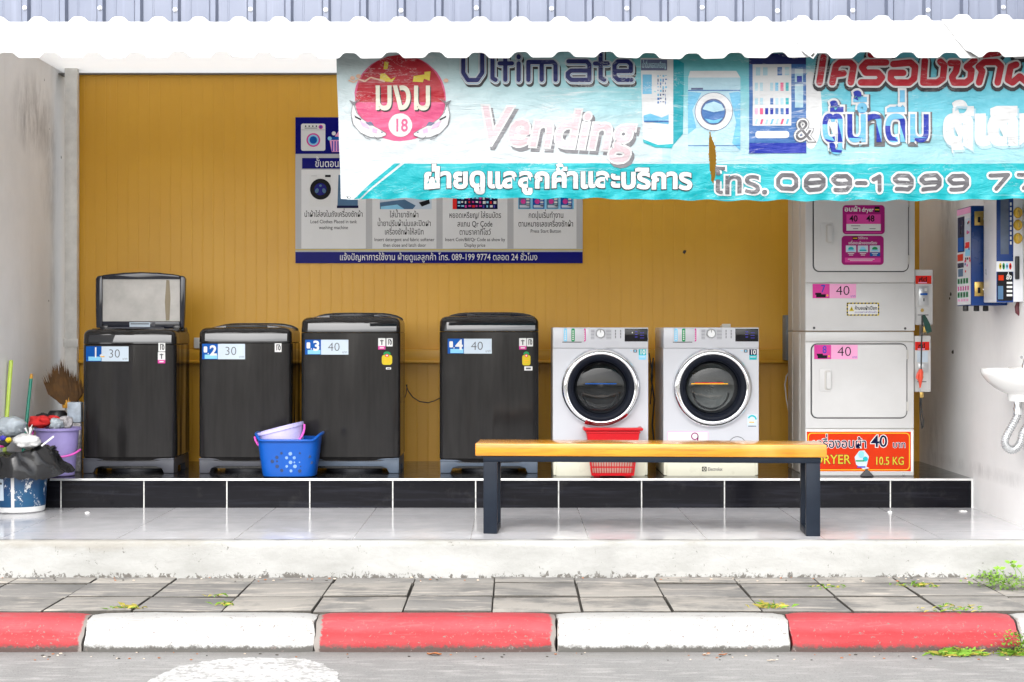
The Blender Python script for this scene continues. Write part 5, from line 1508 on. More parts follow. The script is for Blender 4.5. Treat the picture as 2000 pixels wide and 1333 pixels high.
# red basket: real perforations as rows of slots between thin bars
def red_basket():
    c = Vector((X_(1195, 9.86), 9.86, PLAT + .001))
    T = Thing('laundry_basket', 'red slotted plastic laundry basket standing behind the bench', 'basket', c)
    H = .293; hx0, hy0, hx1, hy1 = .125, .095, .158, .13
    T.part('tray', MB().loft([[c + Vector((sx * (hx0 - .012), sy * (hy0 - .012), z)) for sx, sy in ((-1, -1), (1, -1), (1, 1), (-1, 1))] for z in (.006, .012)], 'plastic_red'))
    def P(side, u, t):        # u along the side -1..1, t height 0..1
        hx, hy = hx0 + (hx1 - hx0) * t, hy0 + (hy1 - hy0) * t
        z = .008 + (H - .01) * t
        return c + {'f': Vector((u * hx, -hy, z)), 'b': Vector((u * hx, hy, z)), 'l': Vector((-hx, u * hy, z)), 'r': Vector((hx, u * hy, z))}[side]
    def Nn(side): return {'f': Vector((0, -1, 0)), 'b': Vector((0, 1, 0)), 'l': Vector((-1, 0, 0)), 'r': Vector((1, 0, 0))}[side]
    for side in 'fblr':
        b = MB(); w = .003
        def strip(u0, u1, t0, t1):
            q = [P(side, u0, t0), P(side, u1, t0), P(side, u1, t1), P(side, u0, t1)]; n = Nn(side) * w
            b.add([p + n for p in q] + [p - n for p in q], [(0, 1, 2, 3), (7, 6, 5, 4), (0, 4, 5, 1), (1, 5, 6, 2), (2, 6, 7, 3), (3, 7, 4, 0)], 'plastic_red')
        rows = [0., .06, .17, .20, .31, .34, .45, .48, .59, .62, .74, 1.]
        for k in range(0, len(rows) - 1, 2): strip(-1, 1, rows[k], rows[k + 1])
        n = 17 if side in 'fb' else 12
        for k in range(1, len(rows) - 1, 2):
            for i in range(n + 1):
                u = -1 + 2 * i / n; d = .30 / n * (2.5 if i in (0, n) else 1)
                strip(max(-1, u - d), min(1, u + d), rows[k], rows[k + 1])
        T.part('side_panel', b)
    rimb = MB()
    for t, o, r in ((1.0, .012, .010), (.93, .003, .006)):
        hx, hy = hx0 + (hx1 - hx0) * t + o, hy0 + (hy1 - hy0) * t + o; z = .008 + (H - .01) * t
        for a, e in (((-hx, -hy), (hx, -hy)), ((hx, -hy), (hx, hy)), ((hx, hy), (-hx, hy)), ((-hx, hy), (-hx, -hy))):
            rimb.tube([c + Vector((a[0], a[1], z)), c + Vector((e[0], e[1], z))], r, 'plastic_red', 8)
    T.part('rim', rimb)
    ft = MB()
    for sx in (-1, 1):
        for sy in (-1, 1): ft.box(c.x + sx * .095 - .02, c.x + sx * .095 + .02, c.y + sy * .07 - .015, c.y + sy * .07 + .015, c.z - .0005, c.z + .0085, 'plastic_red', .002)
    T.each('foot', ft)
red_basket()

def blue_basket():
    c = Vector((X_(566, 9.84), 9.845, PLAT + .001)); H = .262
    T = Thing('laundry_basket', 'blue plastic laundry basket with round holes, a lilac bucket lying in it', 'basket', c)
    def sup(rx, ry, z, n=72, e=.55, wave=0):
        pts = []
        for i in range(n):
            a = 2 * math.pi * i / n; ca, sa = math.cos(a), math.sin(a)
            x = rx * math.copysign(abs(ca) ** e, ca); y = ry * math.copysign(abs(sa) ** e, sa)
            pts.append(c + Vector((x, y, z + wave * max(0, abs(x / rx) - .80) / .2)))
        return pts
    rx0, ry0, rx1, ry1 = .158, .12, .192, .155
    b = MB(); rings = []
    ts = [0, .03, .5, 1.]
    for t in ts: rings.append(sup(rx0 + (rx1 - rx0) * t - (.012 if t == 0 else 0), ry0 + (ry1 - ry0) * t - (.012 if t == 0 else 0), H * .86 * t, wave=.036 * t ** 4))
    ins = [[c + (p - c) * .965 + Vector((0, 0, (p.z - c.z) * .035)) for p in r] for r in rings]
    ins[0] = [p + Vector((0, 0, .006)) for p in ins[0]]
    b.loft(rings + ins[::-1], 'plastic_blue', True, True)
    T.part('shell', b, smooth=50)
    rm = MB(); rt = sup(rx1 + .006, ry1 + .006, H * .86, wave=.036)
    rm.tube(rt, .0085, 'plastic_blue', 8, closed=True)
    T.part('rim', rm, smooth=60)
    # hole discs: dark ones coloured like the shaded inside, pale ones like the bucket
    hm = MB(); hl = MB()
    def hole(px, py, r, is_pale):
        x = X_(px, 9.69); z = z_(py, 9.69); t = (z - c.z) / (H * .86)
        rx, ry = rx0 + (rx1 - rx0) * t, ry0 + (ry1 - ry0) * t
        u = min(.999, abs((x - c.x) / rx)); a = u ** (1 / .55)
        y = c.y - ry * (max(0, 1 - a * a) ** .5) ** .55
        (hl if is_pale else hm).lathe([(0, -.0016), (r, -.0016), (r + .001, .004)], (x, y, z), 'hole_pale' if is_pale else 'hole_dark', 14, 'y')
    mat('hole_dark', (.004, .022, .09), .6); mat('hole_pale', (.16, .27, .50), .6)
    for px, py, r, is_pale in ((549, 886, .008, 0), (566.5, 887, .011, 1), (585, 886, .006, 0), (540, 894, .010, 0), (559, 895, .009, 1), (574, 895, .009, 1), (531, 902, .011, 0), (540, 902, .006, 0), (566.5, 904, .011, 1), (574, 904, .005, 1), (584, 904, .004, 1),
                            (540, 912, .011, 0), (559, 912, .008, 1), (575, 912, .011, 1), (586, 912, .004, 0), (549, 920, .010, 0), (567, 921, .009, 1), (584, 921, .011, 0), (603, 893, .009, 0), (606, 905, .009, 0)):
        hole(px, py, r, is_pale)
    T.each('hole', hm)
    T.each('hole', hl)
    # lilac bucket lying tilted inside
    k = Vector((X_(559, 9.84), 9.85, PLAT + .115))
    B = Thing('bucket', 'lilac plastic bucket with a pink handle, lying tilted in the blue basket', 'bucket', k)
    s = MB(); s.lathe([(0, 0), (.105, 0), (.112, .004), (.142, .165), (.150, .168), (.152, .185), (.147, .186), (.137, .166), (.108, .008), (0, .006)], k, 'plastic_lilac', 44)
    s.rot(-14, 'Y', k); B.part('shell', s, smooth=40)
    hd = MB(); pts = []
    for i in range(17):
        a = math.pi * i / 16
        pts.append(k + Vector((-.155 * math.cos(a), -.10 * math.sin(a) * .9 - .01, .165 - .115 * math.sin(a))))
    hd.tube(pts, .007, 'plastic_pink', 8); hd.rot(-14, 'Y', k)
    B.part('handle', hd, smooth=60)
blue_basket()

# ================================================================== the rubbish corner at the left
def paint_pail():
    c = Vector((X_(36, 9.50), 9.50, FLOOR + .004)); r0, r1, H = .150, .166, .27
    T = Thing('rubbish_bin', 'old blue and white paint pail used as a rubbish bin, scuffed paint', 'bin', c)
    b = MB().lathe([(0, 0), (r0 - .008, 0), (r0, .006), (r0 + .003, .03), (r1, H), (r1 - .004, H), (r0 - .004, .02), (0, .01)], c, 'paint_pail_white', 56)
    T.part('pail', b, smooth=40)
    g = G('pail_label'); n = g.noise(13, 6, .8, (1, 1, .8), loc=(2, 1, 4)); st = g.noise(30, 4, .75, (1, 1, .35)); 
    cc = g.mix(g.rng(g.noise(4, 4, .6), .35, .65), (.004, .030, .11), (.006, .075, .17))
    cc = g.mix(g.rng(n, .575, .59), cc, (.62, .62, .62)); cc = g.mix(g.rng(st, .70, .74), cc, (.30, .42, .48))
    reg('pail_label', g.done(cc, .32))
    def band(a0, a1, z0, z1, m, off, n=30):
        v = []
        q = MB()
        for i in range(n + 1):
            a = R(a0 + (a1 - a0) * i / n)
            for z in (z0, z1):
                rr_ = r0 + .003 + (r1 - r0 - .003) * (z - .03) / (H - .03) + off
                v.append(c + Vector((math.sin(a) * rr_, -math.cos(a) * rr_, z)))
        q.add(v, [(2 * i, 2 * i + 2, 2 * i + 3, 2 * i + 1) for i in range(n)], m); return q
    T.part('printed_label', band(-160, 160, .035, .262, 'pail_label', .001, 60))
    T.part('white_stripe', band(2, 8.5, .03, .262, 'ink_white', .002, 4))
    T.part('paper_label', band(-44, -14, .075, .20, 'sticker_white', .002, 8)).parent
    T.part('label_print', band(-40, -17, .168, .180, 'ink_grey', .003, 6))
    # rough letter shapes, mostly scraped away
    # black liner folded over the rim
    rnd = random.Random(4)
    rings = []; n = 64
    for j, (rr_, z) in enumerate([(.12, .30), (.17, .335), (.205, .345), (.215, .325), (.220, .29), (.222, .25), (.224, .215)]):
        ring = []
        for i in range(n):
            a = 2 * math.pi * i / n
            q = mnoise.noise(Vector((math.cos(a) * 2.4, math.sin(a) * 2.4, j * .45)))
            q2 = mnoise.noise(Vector((math.cos(a) * 7, math.sin(a) * 7, j * .8 + 5)))
            side = .05 * max(0, math.cos(a - R(-20)))
            rad = rr_ + q * .03 * (1 + j * .25) + q2 * .016 + side * (j / 5.)
            zz = z + q2 * .022 + q * .03 * (j > 3) - (.045 * max(0, -math.cos(a)) if j > 4 else 0) + (.03 * math.cos(a) if j < 3 else 0)
            ring.append(c + Vector((rad * math.cos(a), rad * math.sin(a) * .95, zz)))
        rings.append(ring)
    solo('bin_liner', MB().loft(rings, 'bag_black', True, False), 'black plastic liner hanging crumpled over the paint pail rim', 'bag', base=c + Vector((0, 0, .2)), smooth=60)
    return c
PC = paint_pail()
def bag(name, label, c, r, m, seed, amp=.35, crease=.5, freq=1.7, knot=None):
    b = MB().ball(c, r, m, amp, freq, seed, 4, crease=crease)
    if knot:
        k = Vector(c) + Vector(knot)
        for i in range(5):
            a = i * 1.3 + seed
            b.add([k, k + Vector((math.cos(a) * .03, math.sin(a) * .02, .05 + .02 * (i % 2))), k + Vector((math.cos(a + .7) * .03, math.sin(a + .7) * .02, .045))], [(0, 1, 2)], m)
    return solo(name, b, label, 'bag', base=Vector(c), smooth=120)
bag('rubbish_bag', 'pale grey blue plastic bag lying on top of the rubbish below the broom sticks', W(22, 833, 9.52), (.085, .09, .062), 'bag_grey', 3, .25, .25, 1.4)
bag('rubbish_bag', 'knotted white plastic bag on the black bin liner', W(52, 862, 9.40), (.078, .07, .042), 'bag_white', 6, .22, .22, 1.4, knot=(.02, -.02, .03))
bag('rubbish_bag', 'full black plastic bag bulging over the pail in front of the purple bucket', W(84, 893, 9.46), (.085, .08, .075), 'bag_black', 9, .25, .35)
for px, py, dx, dz, m, lb in ((8, 866, .05, .03, 'cloth_black', 'crumpled black wrapper low among the bags on the pail'), (17, 860, .03, .02, 'ink_yellow', 'crumpled yellow wrapper between the grey and white bags'), (3, 872, .04, .012, 'ink_rose', 'pink paper strip sticking out of the black liner'), (6, 856, .035, .02, 'ink_violet', 'small violet wrapper under the grey blue bag')):
    b = MB(); p = W(px, py, 9.40); b.ball(p, (dx * .6, .02, dz * .8), m, .4, 2, px, 2)
    solo('wrapper', b, lb, 'litter', base=p, group='wrappers on the rubbish bin')
b = MB().box(-.05, .05, -.003, .003, -.006, .006, 'ink_white', .002).rot(-38, 'Y', (0, 0, 0))
for i in range(len(b.v)): b.v[i] = b.v[i] * .9 + W(93, 862, 9.36)
solo('plastic_spoon', b, 'white plastic strip sticking out of the rubbish beside the purple bucket', 'litter', base=W(93, 862, 9.36))

def purple_bucket():
    c = Vector((X_(112, 9.88), 9.88, PLAT + .001))
    T = Thing('bucket', 'translucent purple bucket with a pink handle, filled with rags, by the first machine', 'bucket', c)
    s = MB().lathe([(0, 0), (.098, 0), (.104, .005), (.128, .275), (.142, .277), (.144, .292), (.138, .293), (.124, .276), (.100, .010), (0, .008)], c, 'plastic_lilac_old', 44)
    T.part('shell', s, smooth=40)
    hd = MB(); pts = []
    for i in range(17):
        a = math.pi * i / 16
        pts.append(c + Vector((-.142 * math.cos(a), -.125 * math.sin(a) ** .7 - .010, .272 - .10 * math.sin(a) - .10 * (i / 16.) * (1.15 - i / 16.) - .10 * (i / 16.) ** 3)))
    hd.tube(pts, .007, 'plastic_pink', 8)
    T.part('handle', hd, smooth=60)
    for nm, lab, cc, r, m, sd in (('cleaning_rag', 'bright red rag heaped beside the black one in the purple bucket', W(78, 825, 9.86), (.068, .07, .038), 'cloth_red', 2),
                               ('cleaning_rag', 'red and black rag behind the others in the purple bucket', W(104, 822, 9.93), (.065, .05, .030), 'cloth_red', 5),
                               ('cleaning_rag', 'small black rag at the back of the purple bucket', W(84, 815, 9.95), (.04, .04, .025), 'cloth_black', 8),
                               ('cleaning_rag', 'pale violet plastic film over the bucket rim', W(110, 830, 9.80), (.04, .05, .042), 'bag_grey', 11),
                               ('cleaning_rag', 'grey checked rag in the purple bucket nearest the first machine', W(129, 825, 9.87), (.045, .05, .036), 'cloth_check', 14)):
        b = MB().ball(cc, r, m, .4, 1.8, sd, 3, crease=.5)
        solo(nm, b, lab, 'rag', base=cc, group='rags in the purple bucket', smooth=70)
purple_bucket()

def stick(name, label, a, b_, r, m, tip=None):
    bb = MB().tube([a, b_], r, m, 12)
    if not tip:
        bb.lathe([(r * .98, 0), (r * .8, .006), (0, .009)], b_, m, 12)
        return solo(name, bb, label, 'broom handle', base=a, smooth=60)
    T = Thing(name, label, 'broom handle', a)
    T.part('handle', bb, smooth=60)
    if tip: T.part('tip', MB().lathe([(r * 1.02, 0), (r * 1.05, .012), (r * .7, .03), (0, .032)], b_, tip, 12).rot(6, 'Y', b_))
stick('broom', 'lime green broom stick leaning in the corner behind the pail', W(5, 930, 9.72), W(21.5, 706, 9.80), .0125, 'stick_lime')
stick('broom', 'dark green broom stick with an orange tip behind the bags', W(40, 935, 9.80), W(60.5, 740, 9.98), .010, 'stick_green', 'stick_orange')

def grass_broom():
    top = W(138, 790, 10.3)
    T = Thing('grass_broom', 'brown grass broom standing upside down beside the first machine', 'broom', W(132, 905, 10.3))
    b = MB(); rnd = random.Random(8)
    for i in range(420):
        u = rnd.uniform(-1, 1); u2 = rnd.uniform(-1, 1)
        s = W(133 + u * 14, 792 - abs(u) * 3, 10.28) + Vector((0, u2 * .02, 0))
        hgt = (92 - 36 * abs(u) ** 1.5) * rnd.uniform(.65, 1.04) * (1 if u < .1 else .84)
        e = W(122 + u * 36 + rnd.uniform(-5, 5), 792 - hgt, 10.28) + Vector((0, u2 * .05, 0))
        m = (s + e) / 2 + Vector((u * .02 + rnd.uniform(-.008, .008), 0, 0)); w = rnd.uniform(.0018, .004)
        b.add([s + Vector((-w, 0, 0)), s + Vector((w, 0, 0)), m + Vector((w * 1.5, 0, 0)), e, m + Vector((-w * 1.5, 0, 0))], [(0, 1, 2, 3, 4)], 'broom_fibre')
    T.part('bristles', b, smooth=0)
    T.part('binding', MB().lathe([(.045, -.03), (.05, 0), (.042, .03), (.03, .04)], W(136, 788, 10.28), 'stick_orange', 16, sy=.5))
    T.part('handle', MB().tube([W(136, 796, 10.28), W(132, 904, 10.3)], .011, 'stick_orange', 10))
grass_broom()
p = MB().lathe([(0, 0), (.075, 0), (.08, .01), (.060, .36), (.045, .38), (0, .38)], Vector((X_(112, 10.2), 10.2, PLAT + .001)), 'pail_black', 28)
solo('container', p, 'black plastic container standing behind the purple bucket', 'container', base=Vector((X_(112, 10.2), 10.2, PLAT)))
Zb_ = 10.12
p = MB().box(X_(131, Zb_), X_(158, Zb_), Zb_, Zb_ + .06, z_(826, Zb_), z_(786, Zb_), 'box_print', .006)
p.box(X_(133, Zb_), X_(157, Zb_), Zb_ + .005, Zb_ + .055, PLAT + .001, z_(826.5, Zb_), 'cloth_check', .006)
solo('detergent_pack', p, 'pale blue grey pack wedged between the purple bucket and the first machine', 'pack', base=W(145, 905, Zb_))

# ================================================================== small things on the back wall
b = MB().box(X_(377, 10.88), X_(392, 10.88), Y_W - .045, Y_W - .006, z_(681, 10.9), z_(660, 10.9), 'trim_white', .004)
solo('socket_box', b, 'small white socket box on the ochre wall between the first two machines', 'socket', base=W(385, 670, 10.9))
b = MB().tube([W(793, 752, 10.84), W(797, 764, 10.82), W(806, 776, 10.80), W(820, 785, 10.8), (X_(836, 10.8), 10.8, z_(787, 10.8)), W(850, 783, 10.8), W(862, 776, 10.78)], .0035, 'cord_black', 6)
b.tube([W(795, 752, 10.85), W(793, 770, 10.8), W(786, 790, 10.7)], .003, 'cord_black', 6)
solo('power_cord', b, 'thin black cord sagging along the ochre wall between machines 3 and 4', 'cord', base=W(820, 770, 10.8))
b = MB().tube([W(1276, 700, 10.8), W(1272, 740, 10.7), W(1278, 780, 10.7), W(1274, 830, 10.65), W(1279, 880, 10.6)], .006, 'cord_black', 7)
b.tube([W(1268, 690, 10.8), W(1275, 735, 10.75), W(1270, 790, 10.7)], .004, 'cord_black', 7)
solo('water_hose', b, 'black hoses hanging in the gap between the two front loaders', 'hose', base=W(1275, 780, 10.7))
b = MB().tube([W(1545, 722, 10.60), W(1536, 735, 10.65), W(1533, 752, 10.66), W(1536, 780, 10.64), W(1541, 806, 10.6)], .0045, 'cord_white', 7)
solo('power_cord', b, 'white cord looping beside the left flank of the dryers', 'cord', base=W(1538, 765, 10.6))
mat('channel_blue', (.13, .17, .21), .5, var=.2)
b = MB().box(X_(1533, 10.8), X_(1546, 10.8), 10.74, Y_W - .052, z_(704, 10.8), z_(616, 10.8), 'channel_blue', .003)
solo('metal_channel', b, 'short blue grey metal channel on the wall just left of the dryers', 'channel', base=W(1540, 704, 10.8))
b = MB().box(X_(1411, 10.7), X_(1427, 10.7), 10.70, 10.74, z_(645, 10.7), z_(633, 10.7), 'trim_white', .003).box(X_(1416, 10.7), X_(1422, 10.7), 10.74, Y_W - .004, z_(643, 10.7), z_(636, 10.7), 'trim_white')
solo('socket_box', b, 'small pale box on the wall peeping over the second front loader', 'socket', base=W(1419, 640, 10.7))

# ================================================================== vending boxes on the right wall
mat('cab_blue', (.004, .035, .17), .3, var=.12, vs=3, Specular_IOR_Level=.3)
mat('cab_white', (.66, .67, .70), .32, var=.06)
mat('cab_window', (.10, .13, .19), .06, .2, var=.3, vs=6)
mat('knob_yellow', (.66, .42, .05), .25, .3, var=.1)
def vending():
    # far cabinet: front towards the shop (facing left), blue flank with hasps towards the street
    Za, Zb2 = 9.0, 9.285; xl = X_(1897, Za); z0, z1 = z_(597, Za), z_(402, Za)
    T = Thing('vending_box', 'dark blue metal vending box on the white wall with brass hasps on its flank', 'vending box', ((xl + XR) / 2, Za + .14, z0))
    T.part('case', MB().box(xl, XR - .001, Za, Zb2, z0, z1, 'cab_blue', .004))
    # printed front on the face x = xl, drawn in (distance, height)
    b = MB(); rnd = random.Random(21); L = [0]
    def q(u0, u1, v0, v1, m, l):
        x = xl - .0015 - .0007 * l
        ya, yb = Zb2 - (Zb2 - Za) * u0, Zb2 - (Zb2 - Za) * u1; za, zb_ = z1 - (z1 - z0) * v0, z1 - (z1 - z0) * v1
        b.add([(x, ya, zb_), (x, yb, zb_), (x, yb, za), (x, ya, za)], [(0, 1, 2, 3)], m)
    q(.02, .98, .01, .99, 'cab_white', 0); q(.02, .98, .01, .07, 'ink_pink', 1); q(.06, .55, .09, .45, 'ink_navy', 1); q(.10, .5, .3, .44, 'ink_blue', 2)
    q(.58, .95, .12, .35, 'sticker_white', 1); q(.62, .9, .36, .42, 'ink_red', 2); q(.6, .95, .43, .50, 'ink_sky', 1); q(.05, .45, .47, .54, 'ink_orange', 1); q(.05, .5, .56, .61, 'ink_navy', 1); q(.1, .45, .62, .70, 'panel_blue', 1)
    for k in range(16):
        u = rnd.uniform(.55, .9); v = rnd.uniform(.14, .68); q(u, u + .08, v, v + .022, rnd.choice(['ink_rose', 'ink_blue', 'ink_black', 'ink_red']), 2 + k * .05)
    for r_ in (.72, .86):
        for i in range(4):
            u0 = .06 + i * .2; q(u0, u0 + .15, r_, r_ + .055, 'ink_green' if (i + r_) % 1 < .9 else 'ink_violet', 1); q(u0 + .04, u0 + .11, r_ + .012, r_ + .042, 'ink_black', 2)
    for i in range(5): q(.08 + i * .17, .17 + i * .17, .80, .845, 'ink_rose', 1)
    for i in range(4): q(.08 + i * .2, .22 + i * .2, .93, .955, 'ink_pink', 1)
    T.part('front_print', b)
    for py in (427, 565):
        h = MB().box(X_(1903, Za), X_(1921, Za), Za - .006, Za - .0005, z_(py + 14, Za), z_(py - 14, Za), 'brass', .002)
        h.box(X_(1909, Za), X_(1914, Za), Za - .009, Za - .005, z_(py + 8, Za), z_(py - 3, Za), 'ink_black', .001).lathe([(0, -.014), (.006, -.012), (.007, -.006)], W(1921, py + 1, Za), 'lock_steel', 10, 'y')
        T.part('hasp', h)
    T.part('handle', MB().box(X_(1920, Za), X_(1930, Za), Za - .014, Za - .0005, z_(541, Za), z_(505, Za), 'cord_black', .005).rot(-4, 'Y', W(1925, 523, Za)))
    # feet / hose stubs below
    f = MB()
    for px in (1886, 1907, 1925): f.lathe([(.016, 0), (.016, -.03), (0, -.032)], (X_(px, 9.1), 9.1, z0), 'cord_black', 12)
    T.each('foot', f)
    k = Thing('padlock', 'small padlock on the edge between the two vending boxes', 'padlock', W(1941, 480, Za - .03))
    k.part('lock_body', MB().box(X_(1937, Za - .03), X_(1945, Za - .03), Za - .036, Za - .020, z_(490, Za), z_(476, Za), 'brass', .002))
    k.part('shackle', MB().tube([W(1938.5, 476, Za - .028), W(1938, 467, Za - .028), W(1941, 463, Za - .028), W(1944, 467, Za - .028), W(1944, 476, Za - .028)], .004, 'lock_steel'))
    # near cabinet with its display, nearer the street
    Zn = 8.72
    T = Thing('vending_box', 'white and blue coin vending box with three yellow coin knobs', 'vending box', W(1990, 590, Zn + .1))
    xa, xb = X_(1945, Zn), XR - .001
    T.part('case', MB().box(xa + .004, xb, Zn, Zn + .24, z_(590, Zn), z_(372, Zn), 'cab_white', .005))
    pxr = 1000 + XR * F / Zn
    A = Art(Zn, .0012, .0006)
    A.rect(1946, 374, 1979, 591, 'cab_blue', 0).rect(1954, 376, 1970, 497, 'cab_window', 1)
    for i in range(9): A.rect(1972.5, 396 + i * 9.5, 1975.5, 402 + i * 9.5, 'ink_white', 1)
    A.rect(1946, 511, 1979, 531, 'cab_white', 1)
    for i, m in enumerate(('ink_yellow', 'ink_green', 'ink_sky', 'ink_red')): A.ell(1953.5 + i * 6.5, 520.5, 2.6, 6.5, m, 2, 14).rect(1952.4 + i * 6.5, 518, 1954.6 + i * 6.5, 523, 'ink_black', 3)
    A.rrect(1947.5, 531.5, 1978, 588, 3, 'ink_black', 1).rect(1950, 538, 1960, 548, 'ink_orange', 2).text('สั่ง', 1965, 1976, 546, 13, 'ink_white', 2, .03)
    A.rect(1949, 559, 1959, 585, 'panel_blue', 2)
    for i in range(4): A.rect(1966, 551 + i * 8, 1977, 555 + i * 8, 'ink_white', 2)
    T.part('front_print', A.mb())
    for py in (416, 440, 466):
        kn = MB().lathe([(0, -.022), (.020, -.022), (.026, -.016), (.030, 0)], W(1988, py, Zn), 'knob_yellow', 24, 'y', sx=.8)
        kn.box(X_(1986, Zn), X_(1989.5, Zn), Zn - .026, Zn - .02, z_(py + 5, Zn), z_(py - 5, Zn), 'brass', .001)
        T.part('coin_knob', kn)
    T.part('handle', MB().box(X_(1982, Zn), X_(1990, Zn), Zn - .016, Zn - .0005, z_(546, Zn), z_(501, Zn), 'cord_black', .004))
    T.part('drain_hose', MB().tube([(X_(1990, 8.8), 8.8, z_(590, 8.8)), W(1986, 600, 8.8), W(1987, 610, 8.8), W(1992, 615, 8.8), W(1998, 612, 8.8)], .012, 'hose_maroon', 8))
mat('hose_maroon', (.10, .012, .02), .4)
vending()

# ================================================================== wash basin
mat('porcelain', (.80, .80, .79), .12, var=.03)
mat('flex_pipe', (.55, .56, .57), .32, .7, var=.2, vs=30)
def basin():
    Zs = 8.62; c = Vector((XR - .03, Zs, z_(723, Zs)))
    T = Thing('wash_basin', 'white porcelain wash basin on the white wall above a flexible drain pipe', 'wash basin', (XR - .1, Zs, c.z - .15))
    s = MB(); rx, ry = c.x - X_(1918, Zs), .22
    prof = [(1.0, .004), (1.0, -.012), (.97, -.03), (.84, -.065), (.68, -.095), (.50, -.118), (.38, -.128), (.36, -.165), (.30, -.168)]
    inner = [(.94, .006), (.88, -.01), (.70, -.07), (.45, -.10), (.12, -.108), (0, -.108)]
    def R_(k, h): return [c + Vector((rx * k * math.cos(a), ry * k * math.sin(a), h)) for a in [R(90 + 180 * i / 40) for i in range(41)]]
    rings = [R_(*p) for p in inner[::-1]] + [R_(*p) for p in prof]
    s.loft(rings, 'porcelain', False, True, closed=False)
    s.box(c.x - .02, XR - .001, Zs - ry, Zs + ry, c.z - .06, c.z + .012, 'porcelain', .006)
    T.part('bowl', s, smooth=60)
    tp = MB().lathe([(.018, 0), (.018, .02), (.012, .03), (.012, .055), (0, .058)], (c.x + .008, Zs, c.z + .01), 'chrome', 16)
    tp.tube([(c.x + .008, Zs, c.z + .055), (c.x, Zs - .01, c.z + .07), (c.x - .022, Zs - .03, c.z + .068)], .009, 'chrome', 10)
    T.part('tap', tp, smooth=50)
    dx = X_(1988, Zs); zb = z_(777, Zs)
    d = MB().lathe([(.034, .012), (.036, .0), (.03, -.012), (.022, -.016), (.022, -.05), (.026, -.055), (.026, -.09), (.02, -.095)], (dx, Zs, zb), 'chrome', 20)
    T.part('drain', d, smooth=40)
    path = [(1989, 804), (1986, 814), (1979, 828), (1971, 842), (1964, 856), (1963, 868), (1969, 877), (1979, 879), (1988, 873), (1994, 862), (1998, 846), (2004, 836), (2014, 832), (2030, 832)]
    P = [W(a, b, Zs) for a, b in path]; fine = []
    for i in range(len(P) - 1):
        p0, p1, p2, p3 = P[max(0, i - 1)], P[i], P[i + 1], P[min(len(P) - 1, i + 2)]
        for k in range(10):
            t = k / 10; fine.append(.5 * ((2 * p1) + (p2 - p0) * t + (2 * p0 - 5 * p1 + 4 * p2 - p3) * t * t + (3 * p1 - p0 - 3 * p2 + p3) * t ** 3))
    T.part('drain_pipe', MB().tube(fine, [.0235 if i % 3 == 0 else .019 for i in range(len(fine))], 'flex_pipe', 14), smooth=30)
basin()

# ================================================================== weeds, leaves, litter on the ground
mat('weed_green', (.15, .30, .02), .6, var=.45, vs=9)
mat('weed_dry', (.42, .36, .06), .7, var=.4, vs=20)
mat('leaf_brown', (.34, .12, .04), .7, var=.3)
mat('leaf_pale', (.60, .50, .40), .7, var=.2)
def tuft(b, c, n, h, spread, m, rnd, lie=.6, dry=0.):
    for i in range(n):
        a = rnd.uniform(0, 2 * math.pi); d = Vector((math.cos(a), math.sin(a), 0)); l = h * rnd.uniform(.5, 1.2)
        s = c + Vector((rnd.gauss(0, spread), rnd.gauss(0, spread * .5), 0)); up = rnd.uniform(.3, 1.) * (1 - lie * .5)
        mid = s + d * l * lie * .4 + Vector((0, 0, l * up * .7)); e = s + d * l * (lie + .2) + Vector((0, 0, l * up * .75)); w = rnd.uniform(.0015, .0032)
        q = Vector((-d.y, d.x, 0)) * w
        b.add([s + q, s - q, mid - q * .8, e, mid + q * .8], [(0, 1, 2, 3, 4)], 'weed_dry' if rnd.random() < dry else m)
def leafy(b, c, n, spread, hh, rnd, size=(.008, .018)):
    for i in range(n):
        p = c + Vector((rnd.gauss(0, spread[0]), rnd.gauss(0, spread[1]), rnd.random() * hh)); s = rnd.uniform(*size)
        d = Vector((rnd.uniform(-1, 1), rnd.uniform(-1, 1), rnd.uniform(-.2, .7))).normalized(); q = d.cross(Vector((rnd.uniform(-.4, .4), rnd.uniform(-.4, .4), 1))).normalized()
        b.add([p, p + d * s * .5 + q * s * .45, p + d * s * 1.1, p + d * s * .5 - q * s * .45], [(0, 1, 2, 3)], 'weed_green')
rnd = random.Random(17)
def ground(px, py, level): 
    Y = F * (CZ - level) / (py - HZ); return Vector(((px - 1000) / F * Y, Y, level))
for px, py, n, h, sp, dry, lab in ((255, 1189, 34, .045, .035, .75, 'yellowing grass tuft in the pavement joint behind the first white kerb'),
                               (438, 1182, 22, .045, .02, .35, 'small green grass tuft in the pavement joint behind the middle of the white kerb block'),
                               (425, 1165, 16, .03, .035, .4, 'thin grass tuft in the pavement joint just above the green one'),
                               (1505, 1187, 46, .05, .04, .6, 'yellow green grass tuft where the second white kerb block meets the weedy red one'),
                               (1620, 1148, 26, .03, .045, .4, 'thin strip of grass in a pavement joint beyond the bench end'),
                               (1800, 1146, 26, .045, .03, .4, 'upright grass tuft in a pavement joint near the leafy weed'),
                               (1760, 1143, 16, .02, .05, .3, 'flat green sprigs along a pavement joint below the plinth'),
                               (1870, 1190, 60, .03, .09, .3, 'grass creeping along the back of the weedy red kerb block')):
    b = MB(); c = ground(px, py, 0); tuft(b, c, n, h, sp, 'weed_green', rnd, .8, dry)
    solo('grass_tuft', b, lab, 'grass tuft', base=c, group='grass tufts in the pavement joints', smooth=0)
